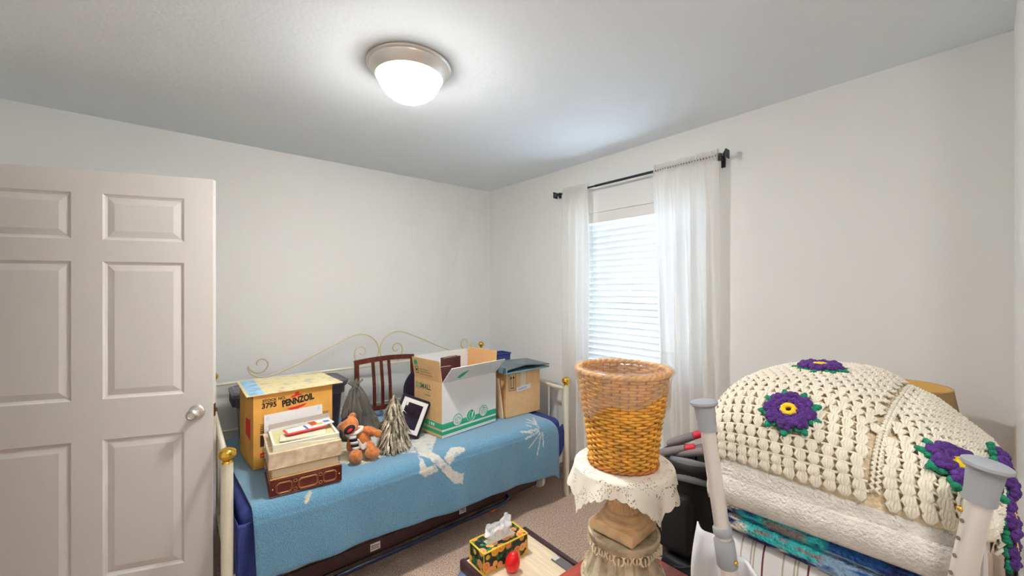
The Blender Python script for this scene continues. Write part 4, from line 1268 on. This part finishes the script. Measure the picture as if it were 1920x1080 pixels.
nt = lin.node_tree; bs = nt.nodes['Principled BSDF']; bs.inputs['Base Color'].default_value = srgb(226, 212, 198); bs.inputs['Roughness'].default_value = .18
bs.inputs['Specular IOR Level'].default_value = .8
tc = nt.nodes.new('ShaderNodeTexCoord'); ns_ = nt.nodes.new('ShaderNodeTexNoise'); ns_.inputs['Scale'].default_value = 38; nt.links.new(tc.outputs['Object'], ns_.inputs['Vector'])
bpn = nt.nodes.new('ShaderNodeBump'); bpn.inputs['Strength'].default_value = .8; bpn.inputs['Distance'].default_value = .006
nt.links.new(ns_.outputs['Fac'], bpn.inputs['Height']); nt.links.new(bpn.outputs[0], bs.inputs['Normal'])
tp = nt.nodes.new('ShaderNodeBsdfTransparent'); tp.inputs[0].default_value = (.97, .94, .90, 1)
mx = nt.nodes.new('ShaderNodeMixShader'); mx.inputs[0].default_value = .70
nt.links.new(bs.outputs[0], mx.inputs[1]); nt.links.new(tp.outputs[0], mx.inputs[2]); nt.links.new(mx.outputs[0], nt.nodes['Material Output'].inputs[0])
def liner(u, v):
    a = u * 2 * PI
    wv = .0025 * math.sin(a * 7 + 1) + .002 * math.sin(a * 17)
    if v < .35:                                  # outside skirt, hanging
        k = 1 - v / .35
        dep = .085 + .03 * math.sin(a * 2 + 2.2) + .018 * math.sin(a * 5)
        z_ = BH - .004 - dep * k
        r_ = brad(min(BH, z_)) + .013 + .003 * math.sin(a * 9 + k * 5) + wv
    elif v < .6:                                 # over the rim
        t_ = (v - .35) / .25 * PI
        r_ = brad(BH) + .003 + .015 * math.cos(t_) + wv; z_ = BH + .004 + .016 * math.sin(t_)
    else:
        k = (v - .6) / .4
        z_ = BH - .002 - .15 * k; r_ = brad(z_) - .010 - .02 * k + wv
    return (r_ * math.cos(a), r_ * math.sin(a), z_)
MB().grid(liner, 120, 40).build('bag_liner', lin, wk, smooth=80)

# ------------------------------------------------------------------ black golf bag
gf = thing('golf_bag', 'tall black golf bag with grey and red club grips beside the pedestal', 'bag', (1.70, .83, 0))
b = MB(); b.lathe([(0, 0), (.118, 0), (.122, .01), (.122, .03), (.116, .04), (.118, .30), (.120, .60), (.124, .74), (.128, .752), (.128, .775), (.120, .782), (.112, .775), (.108, .70), (0, .70)], 40, mod=lambda a, z: 1 + .015 * math.sin(a * 3 + z * 9))
b.build('bag_body', black_soft, gf, smooth=50)
b = MB(); rbox(b, -.165, -.06, -.085, .06, .06, .40, .03); b.build('front_pocket', black_soft, gf, smooth=80)
b = MB(); rbox(b, -.155, -.06, -.06, .085, .42, .66, .03); b.build('upper_pocket', black_soft, gf, smooth=80)
b = MB(); b.tube([(-.158 + .004 * math.cos(i), -.07 + .15 * i / 10, .405 - .03 * math.sin(PI * i / 10)) for i in range(11)], .003, 5); b.build('zip', M('zip_grey', srgb(70, 70, 74), .4, .4), gf)
gh = M('grey_hood', srgb(104, 106, 108), .5, bump=(120, .2))
b = MB(); b.grid(lambda u, v: ((.128 - .03 * v) * math.cos(R(150) + u * R(150)), (.128 - .03 * v) * math.sin(R(150) + u * R(150)), .70 + .085 * v + .015 * math.sin(u * 5)), 20, 6); b.build('hood_flap', gh, gf, solid=.006)
grip = M('grip_grey', srgb(112, 104, 104), .6); gred = M('grip_red', srgb(186, 30, 50), .5)
for (x, y, z0, dx, dy, dz) in ((-.085, .075, .79, .05, -.12, .05), (-.06, .010, .80, .04, -.13, .045), (-.02, .07, .82, .06, -.10, .055), (.02, -.01, .80, .08, -.09, .04), (-.03, .045, .775, -.05, .03, .0)):
    p0 = Vector((x, y, z0)); dr = Vector((dx, dy, dz)).normalized()
    c_ = MB().tube([p0 - Vector((0, 0, .35)), p0 - Vector((0, 0, .03)), p0 - dr * .012], .006, 8).build('shaft', M('steel', srgb(120, 120, 124), .3, .9), gf)
    MB().tube([p0 - dr * .03, p0, p0 + dr * .085, p0 + dr * .09], [.012, .020, .017, .010], 12).build('club_head', grip, c_)
    MB().tube([p0 + dr * .088, p0 + dr * .125, p0 + dr * .128], [.0165, .015, .008], 12).build('red_cap', gred, c_)
    MB().tube([p0 - dr * .032, p0 - dr * .028], [.007, .010], 8).build('red_end', gred, c_)

# ------------------------------------------------------------------ low chest that carries the linen stack
cx = thing('storage_chest', 'low wooden chest under the stack of folded blankets', 'chest', (1.11, .20, 0))
MB().box(-.37, .33, -.20, .21, 0, .40).build('chest_body', darkbrown, cx, smooth=0, bevel=.005)
MB().box(-.375, .335, -.205, .213, .40, .42).build('lid', darkbrown, cx, smooth=0, bevel=.004)

# ------------------------------------------------------------------ walker turned upside down
wkr = thing('walker', 'upturned aluminium walker with grey rubber tips in front of the blankets', 'walker', (.83, .19, .42))
WZ = .42
def Wp(x, y, z):
    return Vector((x - .83, y - .19, z - WZ))
legs = [((.774, .349, 1.243), (.798, .250, .50)), ((.832, .010, 1.225), (.820, .108, .50))]
for li, (tp_, bt_) in enumerate(legs):
    a, c_ = Wp(*tp_), Wp(*bt_)
    dr = (c_ - a).normalized()
    L = (c_ - a).length
    lg = MB().tube([a, c_], .0132, 24).build('leg', alu, wkr)
    q = dr.to_track_quat('-Z', 'Y').to_matrix().to_4x4()
    o = MB().lathe([(0, .042), (.021, .042), (.0245, .040), (.0248, .036), (.0215, .033), (.0185, .030), (.0165, .002), (.0165, -.014), (.0138, -.014), (0, -.01)], 28).build('rubber_tip', greyrub, lg); o.matrix_local = T(*a) @ q
    if li == 0:
        for (s0, s1, r_) in ((.190, .206, .0165), (.212, .262, .0178)):
            o = MB().tube([a + dr * s0, a + dr * (s0 + .003), a + dr * (s1 - .003), a + dr * s1], [r_ - .002, r_, r_, r_ - .002], 24).build('collar', greyrub, lg)
        o = MB().ell(a + dr * .245 + Vector((-.004, -.018, 0)), (.004, .004, .004), nu=10, nv=6).build('push_button', brass, lg)
        vw = (Vector((-.774, -.349, .3))).normalized(); sdv = dr.cross(vw).normalized(); nv_ = sdv.cross(dr).normalized()
        def decal(name, mat_, s0, s1, a0, a1):
            b = MB(); b.grid(lambda u, v: tuple(a + dr * (s0 + (s1 - s0) * v) + (sdv * math.sin(a0 + (a1 - a0) * u) + nv_ * math.cos(a0 + (a1 - a0) * u)) * .0136), 8, 2); return b.build(name, mat_, lg)
        sgn = 1 if (nv_.x < 0) else -1
        if sgn < 0: nv_ = -nv_
        decal('black_decal', ink, .280, .310, R(-10), R(50))
        for k in range(3):
            b = MB(); b.grid(lambda u, v: tuple(a + dr * (.284 + .008 * k + .004 * v) + (sdv * math.sin(R(0 + 40 * u)) + nv_ * math.cos(R(0 + 40 * u))) * .0138), 6, 1); b.build('decal_print', white_cloth, lg)
        for k in range(2):
            b = MB(); b.tube([tuple(a + dr * (.335 + .035 * u) + (sdv * math.sin(R(-25 + 60 * u ** .6 + 14 * k)) + nv_ * math.cos(R(-25 + 60 * u ** .6 + 14 * k))) * .0136) for u in [i / 8 for i in range(9)]], .0009, 4); b.build('red_stripe', redink, lg)
    else:
        for k in range(7):
            p_ = a + dr * (.045 + .0255 * k)
            vw = Vector((-.889, -.01, .28)).normalized(); sdv = Vector((0, 1, 0))
            nn = (vw * .62 + sdv * .78); nn = (nn - dr * nn.dot(dr)).normalized()
            o = MB().tube([p_ + nn * .0132, p_ + nn * .0145], .0028, 10).build('adjust_hole', M('hole_dark', srgb(120, 104, 96), .5, .4), lg)
        o = MB().ell(a + dr * .030 + Vector((-.002, .0150, 0)), (.004, .004, .004), nu=10, nv=6).build('push_button', brass, lg)
MB().tube([Wp(.798, .250, .50), Wp(.800, .238, .455), Wp(.804, .212, .436), Wp(.812, .150, .436), Wp(.817, .122, .455), Wp(.820, .108, .50)], .0140, 16).build('hand_bar', alu, wkr)
MB().tube([Wp(.805, .205, .437), Wp(.811, .157, .437)], .0155, 16).build('hand_grip', greyrub, wkr)
MB().tube([Wp(.794, .266, .62), Wp(.822, .092, .62)], .0095, 12).build('brace', alu, wkr)
lg2 = MB().tube([Wp(.825, .332, 1.005), Wp(.830, .300, .70)], .0125, 18).build('short_leg', alu, wkr)
MB().tube([Wp(.825, .332, 1.004), Wp(.825, .333, 1.013)], [.0128, .011], 18).build('end_plug', greyrub, lg2)
MB().tube([Wp(.830, .300, .705), Wp(.794, .266, .62)], .008, 8).build('link', alu, wkr)

# ------------------------------------------------------------------ folded blankets
def foldstack(mb, x0, x1, y0, y1, z0, z1, layers, seed, wob=.012):
    """a folded cloth: rounded layers with bulging folded edges"""
    hz = (z1 - z0) / layers
    for k in range(layers):
        zc = z0 + hz * (k + .5)
        rnd = random.Random(seed + k)
        dx0, dx1, dy0, dy1 = [rnd.uniform(-wob, wob) for _ in range(4)]
        def fn(u, v, zc=zc, k=k, q=(dx0, dx1, dy0, dy1)):
            a = u * 2 * PI
            p = 9.0
            c_, s_ = math.cos(a), math.sin(a)
            rr_ = 1 / (abs(c_) ** p + abs(s_) ** p) ** (1 / p)
            hx = (x1 - x0) / 2; hyy = (y1 - y0) / 2
            th = v * PI
            rim = min(1, math.sin(th) ** .5 if 0 < th < PI else 0)
            ed = 1 - (1 - rim) * (.035 if .02 < v < .98 else 1)
            ed = rim if (v < .04 or v > .96) else (1 - .10 * (1 - math.sin(th)))
            x = (x0 + x1) / 2 + c_ * rr_ * hx * ed + (q[0] if c_ < 0 else q[1])
            y = (y0 + y1) / 2 + s_ * rr_ * hyy * ed + (q[2] if s_ < 0 else q[3])
            z_ = zc - hz * .52 * math.cos(th) + .004 * math.sin(x * 17 + k) * math.sin(y * 13 + k * 2)
            return (x, y, z_)
        mb.grid(fn, 96, 22)
    return mb
SX, SY = 1.15, .205
lin_m = bpy.data.materials.new('striped_cotton'); lin_m.use_nodes = True
nt = lin_m.node_tree; bs = nt.nodes['Principled BSDF']; bs.inputs['Roughness'].default_value = .85
tc = nt.nodes.new('ShaderNodeTexCoord'); sx_ = nt.nodes.new('ShaderNodeSeparateXYZ'); nt.links.new(tc.outputs['Object'], sx_.inputs[0])
ma = nt.nodes.new('ShaderNodeMath'); ma.operation = 'MULTIPLY'; ma.inputs[1].default_value = 1 / .075; nt.links.new(sx_.outputs[1], ma.inputs[0])
mb_ = nt.nodes.new('ShaderNodeMath'); mb_.operation = 'FRACT'; nt.links.new(ma.outputs[0], mb_.inputs[0])
rp = nt.nodes.new('ShaderNodeValToRGB'); rp.color_ramp.interpolation = 'CONSTANT'; el = rp.color_ramp.elements
wc = srgb(236, 232, 230); tn = srgb(190, 176, 160); mr_ = srgb(112, 52, 62)
el[0].position = 0; el[0].color = wc; el[1].position = .20; el[1].color = mr_
for p_, c_ in ((.245, wc), (.42, tn), (.46, wc), (.49, tn), (.53, wc), (.74, tn), (.78, wc)):
    q = el.new(p_); q.color = c_
nt.links.new(mb_.outputs[0], rp.inputs[0]); nt.links.new(rp.outputs[0], bs.inputs['Base Color'])
ss = thing('striped_bedding', 'stack of white bedding with thin maroon and tan stripes, lowest in the pile', 'bedding', (SX, SY, .421))
b = foldstack(MB(), .905 - SX, 1.42 - SX, .015 - SY, .405 - SY, 0, .555, 4, 5); b.build('folded_bedding', lin_m, ss, smooth=80)
b = MB(); b.grid(lambda u, v: (-.262 - .022 * math.sin(v * 5 + u * 2) - .010 * math.sin(u * 14 + v * 3), .215 - u * .13, .56 - .035 * u - v * (.30 - .08 * u)), 24, 24)
b.build('hanging_sheet', M('white_cotton', srgb(232, 232, 236), .85), ss, solid=.003)
# navy and turquoise crochet afghan
af = thing('crochet_afghan', 'folded navy, turquoise and cream crochet afghan below the white fleece', 'blanket', (SX, SY, .977))
afm = bpy.data.materials.new('afghan_yarn'); afm.use_nodes = True
nt = afm.node_tree; bs = nt.nodes['Principled BSDF']; bs.inputs['Roughness'].default_value = .95
at_ = nt.nodes.new('ShaderNodeAttribute'); at_.attribute_name = 'yarn'
nt.links.new(at_.outputs['Color'], bs.inputs['Base Color'])
vn = nt.nodes.new('ShaderNodeTexVoronoi'); vn.inputs['Scale'].default_value = 170; tc = nt.nodes.new('ShaderNodeTexCoord'); nt.links.new(tc.outputs['Object'], vn.inputs['Vector'])
bpn = nt.nodes.new('ShaderNodeBump'); bpn.inputs['Strength'].default_value = 1; bpn.inputs['Distance'].default_value = .006; bpn.invert = True
nt.links.new(vn.outputs['Distance'], bpn.inputs['Height']); nt.links.new(bpn.outputs[0], bs.inputs['Normal'])
b = foldstack(MB(), .896 - SX, 1.42 - SX, .02 - SY, .400 - SY, 0, .078, 2, 11, .006)
me = b.mesh('afghan', afm, 80)
ca = me.color_attributes.new('yarn', 'FLOAT_COLOR', 'POINT'); cols = []
nvy, tq, gy, cr, pbl, roy = srgb(28, 38, 92), srgb(52, 190, 190), srgb(150, 138, 134), srgb(214, 202, 182), srgb(140, 168, 192), srgb(30, 84, 150)
for v in me.vertices:
    y = v.co.y + SY; z_ = v.co.z; n_ = noise.noise((y * 30, z_ * 60, v.co.x * 30)); n3 = noise.noise((y * 90, z_ * 120, 3))
    if y > .335 + .006 * n_:
        c_ = cr if noise.noise((y * 55, z_ * 70, 7)) > .04 else nvy
    elif y > .20 + .02 * n_:
        if z_ < .036:
            c_ = cr if (noise.noise((y * 40 + z_ * 60, z_ * 20, 2)) > .12) else nvy
            if z_ > .018: c_ = tq if n3 > -.1 else gy
        else:
            c_ = tq if n3 > -.25 else roy
            if .225 < y < .285 and .040 < z_ < .062: c_ = gy
    elif y > .12 + .02 * n_:
        c_ = pbl if (z_ < .05 and n3 > -.2) else roy
    else:
        c_ = nvy if n3 < .25 else roy
    cols += list(c_)
ca.data.foreach_set('color', cols)
o = bpy.data.objects.new('folded_afghan', me); C.objects.link(o); o.parent = af
yarn_b = MB(); rnd = random.Random(21)
# white sherpa fleece
shp = M('white_sherpa', srgb(240, 232, 220), .95, var=(50, .08), bump=(190, 1.0, .008), sheen=.4)
sh = thing('sherpa_blanket', 'thick folded cream sherpa fleece under the flowered crochet blanket', 'blanket', (SX, SY, 1.054))
b = foldstack(MB(), .888 - SX, 1.43 - SX, .012 - SY, .412 - SY, 0, .088, 1, 31, .004); b.build('upper_fold', shp, sh, smooth=80)
MB().grid(lambda u, v: (-.262 + .012 * math.cos(v * PI) * 0 - .009 * math.sin(v * PI), .19 - u * .37, .048 - v * .055 + .01 * u), 40, 12).build('lower_fold', shp, sh, smooth=80, solid=.006)

# flowered crochet blanket
cb = thing('crochet_blanket', 'cream crochet blanket with purple flowers folded on top of the pile', 'blanket', (SX + .015, SY, 1.135))
A_, B_, HH = .275, .212, .178
def spow(c, p):
    return math.copysign(abs(c) ** p, c)
def cs(u, v, off=0.0):
    """u: 0 near edge .. 1 far edge (X), v: 0 window side .. 1 right side (Y)"""
    al = PI * (1 - u); be = PI * v
    sb = max(0.0, math.sin(be)); sa = max(0.0, math.sin(al))
    x = spow(math.cos(al), .78) * A_ * (.90 + .10 * sb ** .4)
    y = spow(math.cos(be), .80) * B_ * (.93 + .07 * sa ** .4)
    hgt = HH * (1.0 + .05 * math.sin(v * 5 + .4) - 1.6 * max(0, v - .5) ** 1.3 * (.35 + 1.1 * u))
    z_ = hgt * (sa ** .72) * (sb ** .42)
    z_ += .012 * math.sin(u * 7 + v * 4) * sa * sb - .012 * math.exp(-((v - .60) / .05) ** 2) * sa
    z_ -= .024 * math.exp(-((v - .75) / .14) ** 2 - ((u - .6) / .3) ** 2)
    return Vector((x, y, z_))
def cfr(u, v):
    e = .004
    u = min(max(u, .01), .99); v = min(max(v, .01), .99)
    p = cs(u, v); tu = (cs(u + e, v) - cs(u - e, v)); tv = (cs(u, v + e) - cs(u, v - e))
    tu.normalize(); tv.normalize()
    nrm = tv.cross(tu)
    if nrm.dot(p - Vector((0, 0, -.05))) < 0: nrm = -nrm
    nrm.normalize()
    return p, tu, tv, nrm
ybase = M('cream_yarn_under', srgb(216, 196, 162), .95, var=(90, .2), bump=(260, .6, .004))
ytop = M('cream_yarn', srgb(244, 234, 214), .9, bump=(700, .5, .002), sheen=.3)
b = MB()
b.grid(lambda u, v: tuple(cs(u, v) * .985 - Vector((0, 0, .004))), 60, 50)
b.build('under_layer', ybase, cb, smooth=80)
b = MB(); rnd = random.Random(8)
flw_c = [(.185, .445), (.50, .44), (.235, .78), (.46, .95)]
# arc length tables so that the stitch clusters are evenly spaced
def even(fn, n, N=300):
    pts = [fn(i / N) for i in range(N + 1)]; L = [0]
    for i in range(N): L.append(L[-1] + (pts[i + 1] - pts[i]).length)
    out = []; j = 0
    for k in range(n):
        t_ = L[-1] * (k + .5) / n
        while L[j + 1] < t_: j += 1
        out.append((j + (t_ - L[j]) / max(1e-9, L[j + 1] - L[j])) / N)
    return out
US = even(lambda q: cs(q, .5), 36)
fpos = [cs(*q) for q in flw_c]
for iu, u in enumerate(US):
    ln_ = sum((cs(u, (i + 1) / 60) - cs(u, i / 60)).length for i in range(60))
    VS = even(lambda q: cs(u, q), max(6, int(ln_ / .0200)))
    for iv, v in enumerate(VS):
        if iv > 0 and iu % 2:
            v = (v + VS[iv - 1]) / 2
        if abs(v - .60) < .014: continue
        p, tu, tv, nrm = cfr(u, v)
        if any((p - f).length < .034 for f in fpos[:3]): continue
        if v > .60: tu, tv = (tv, -tu) if False else (tu, tv)
        L = .0190 * rnd.uniform(.92, 1.08); wd = .0058
        for s_ in (-1.3, -.45, .45, 1.3):
            c0 = p - tu * L * .52 + tv * s_ * wd * .35 + nrm * .001
            c1 = p + tv * s_ * wd * .95 + nrm * (.0052 + rnd.uniform(-.001, .0012))
            c2 = p + tu * L * .50 + tv * s_ * wd * .62 + nrm * .0015
            b.tube([c0, c1, c2], [.0019, .0028, .0022], 5, caps=False)
        # bar joining the clusters
        b.tube([p + tu * L * .52 - tv * .0105, p + tu * L * .55 + nrm * .002, p + tu * L * .52 + tv * .0105], .0026, 5, caps=False)
for k in range(60):                                   # seam between two squares
    u = .03 + .94 * k / 59
    p, tu, tv, nrm = cfr(u, .60)
    for sg in (-1, 1):
        b.tube([p + tv * .006 * sg - tu * .005, p + tv * .0015 * sg + tu * .001 + nrm * .005, p + tv * .006 * sg + tu * .006], .0026, 5, caps=False)
o = b.build('crochet_stitches', ytop, cb, smooth=80); o['kind'] = 'stuff'
purple = M('purple_yarn', srgb(86, 46, 124), .9, var=(120, .35), bump=(330, 1.0, .004)); greeny = M('green_yarn', srgb(26, 124, 92), .9, var=(120, .3), bump=(330, 1.0, .004)); yel_y = M('yellow_yarn', srgb(244, 204, 40), .85, bump=(400, .8, .003))
pm = MB()
rnd = random.Random(4)
for (x, y, z_, r_) in ((-.002, 0, .002, .0055), (.005, -.0045, .005, .0060), (.005, .0045, .005, .0060), (.012, -.0065, .007, .0064), (.012, .0065, .007, .0064), (.012, 0, .009, .0062), (.0185, -.0035, .006, .0058), (.0185, .0035, .006, .0058)):
    pm.ell((x, y, z_), (r_, r_, r_ * .9), nu=10, nv=7)
petal_me = pm.mesh('petal', purple, 80)
lmb = MB()
for (x, y, r_) in ((0, -.005, .0055), (0, .005, .0055), (.007, -.0055, .0055), (.007, .0055, .0055), (.014, 0, .006), (.007, 0, .006), (.018, 0, .004)):
    lmb.ell((x, y, 0), (r_, r_, .0045), nu=9, nv=6)
leaf_me = lmb.mesh('leaf', greeny, 80)
cm = MB(); n = 14
cm.tube([(.0085 * math.cos(2 * PI * k / n), .0085 * math.sin(2 * PI * k / n), .008 + .0008 * (k % 2)) for k in range(n)], .0046, 7, closed=True)
for k in range(10):
    a = 2 * PI * k / 10
    cm.ell((.0115 * math.cos(a), .0115 * math.sin(a), .007), (.0028, .0028, .004), nu=7, nv=5)
cent_me = cm.mesh('flower_centre', yel_y, 80)
def flower(p, x, y, sc_=1.0, droop=0, npet=8):
    m4 = frame4(p, x, y) @ Matrix.Scale(sc_, 4)
    f = bpy.data.objects.new('flower', cent_me); C.objects.link(f); f.parent = cb; f.matrix_local = m4
    for k in range(npet):
        a = 360 * k / npet
        inst('petal', petal_me, f, mat=ro('Z', a) @ T(.0145, 0, .004) @ ro('Y', 14 - droop + 6 * math.sin(k * 3.3)))
    for k in range(9):
        a = 360 * (k + .5) / 9
        inst('leaf', leaf_me, f, mat=ro('Z', a) @ T(.027, 0, .0005) @ ro('Y', 6))
    return f
for q, s_ in zip(flw_c, (1.12, 1.15, 1.2, 1.15)):
    p, tu, tv, nrm = cfr(*q)
    x_ = tu; y_ = nrm.cross(tu)
    flower(p + nrm * .004, x_, y_, s_)
# corner hanging down the right side, with its own flowers
hang = lambda u, v: (-.10 + u * .16 + .01 * math.sin(v * 5), -.196 - .012 * math.sin(v * PI) - .010 * v, .045 - v * (.155 - .05 * abs(u - .5)))
b = MB()
for i in range(9):
    for j in range(10):
        u, v = (i + .5 * (j % 2)) / 9, j / 10
        p = Vector(hang(u, v))
        for s_ in (-1, 0, 1):
            b.tube([p + Vector((s_ * .002, 0, .010)), p + Vector((s_ * .006, -.005, 0)), p + Vector((s_ * .004, 0, -.010))], [.002, .0036, .0026], 5)
b.grid(lambda u, v: tuple(Vector(hang(u, v)) + Vector((0, .004, 0))), 16, 16)
b.build('hanging_corner', ytop, cb, smooth=80)
flower(Vector((-.075, -.216, -.02)), (1, 0, 0), (0, .15, 1), 1.15)
flower(Vector((-.055, -.222, -.085)), (.8, 0, .6), (-.6, .1, .8), .9)

# ------------------------------------------------------------------ nightstand and table lamp by the far wall
nsd = thing('nightstand', 'beige nightstand in the corner behind the blanket pile', 'nightstand', (2.125, .19, 0))
nm = M('beige_laminate', srgb(208, 190, 172), .55, var=(8, .06), stretch=(1, 6, 1)); nm2 = M('light_wood_top', srgb(214, 178, 128), .5, var=(8, .1), stretch=(1, 6, 1))
MB().box(-.18, .19, -.215, .21, .0, .725).build('cabinet', nm, nsd, smooth=0, bevel=.002)
MB().box(-.19, .195, -.222, .22, .725, .75).build('top', nm2, nsd, smooth=0, bevel=.003)
for z0 in (.10, .41):
    f = MB().box(-.194, -.181, -.19, .19, z0, z0 + .27).build('drawer', nm, nsd, smooth=0, bevel=.002)
    MB().ell((-.206, 0, z0 + .135), (.013, .013, .013), nu=12, nv=8).build('knob', brass, f)
tl_ = thing('table_lamp', 'table lamp with ribbed tan drum shade behind the blanket pile', 'lamp', (2.06, .200, .75))
MB().lathe([(0, 0), (.07, 0), (.07, .01), (.03, .02), (.02, .04), (.045, .09), (.05, .12), (.03, .17), (.012, .19), (.010, .29), (0, .29)], 32).build('base', M('dark_bronze', srgb(80, 62, 48), .4, .5), tl_)
shm = M('tan_pleated', srgb(170, 138, 96), .8, trans=(.25, 0)); shi = M('shade_lining', srgb(222, 186, 112), .7)
b = MB()
nn_ = 120
def shr(z_): return .150 - .034 * (z_ - .18) / .20
V = []
for z_ in (.195, .255, .325, .392):
    for k in range(nn_):
        a = 2 * PI * k / nn_; r_ = shr(z_) * (1 + (.010 if k % 2 else -.004)); V.append((r_ * math.cos(a), r_ * math.sin(a), z_))
b.add(V, [(i * nn_ + k, i * nn_ + (k + 1) % nn_, (i + 1) * nn_ + (k + 1) % nn_, (i + 1) * nn_ + k) for i in range(3) for k in range(nn_)])
sh_o = b.build('lamp_shade', shm, tl_, smooth=60)
t_ = MB(); V = [(shr(z_) * .975 * math.cos(2 * PI * k / 60), shr(z_) * .975 * math.sin(2 * PI * k / 60), z_) for z_ in (.195, .394) for k in range(60)]
t_.add(V, [(k, (k + 1) % 60, 60 + (k + 1) % 60, 60 + k) for k in range(60)]); t_.build('shade_lining', shi, sh_o, smooth=80)
for z_ in (.195, .394):
    MB().tube([(shr(z_) * math.cos(2 * PI * k / 48), shr(z_) * math.sin(2 * PI * k / 48), z_) for k in range(48)], .0028, 6, closed=True).build('shade_rim', M('tan_binding', srgb(178, 146, 100), .7), sh_o)
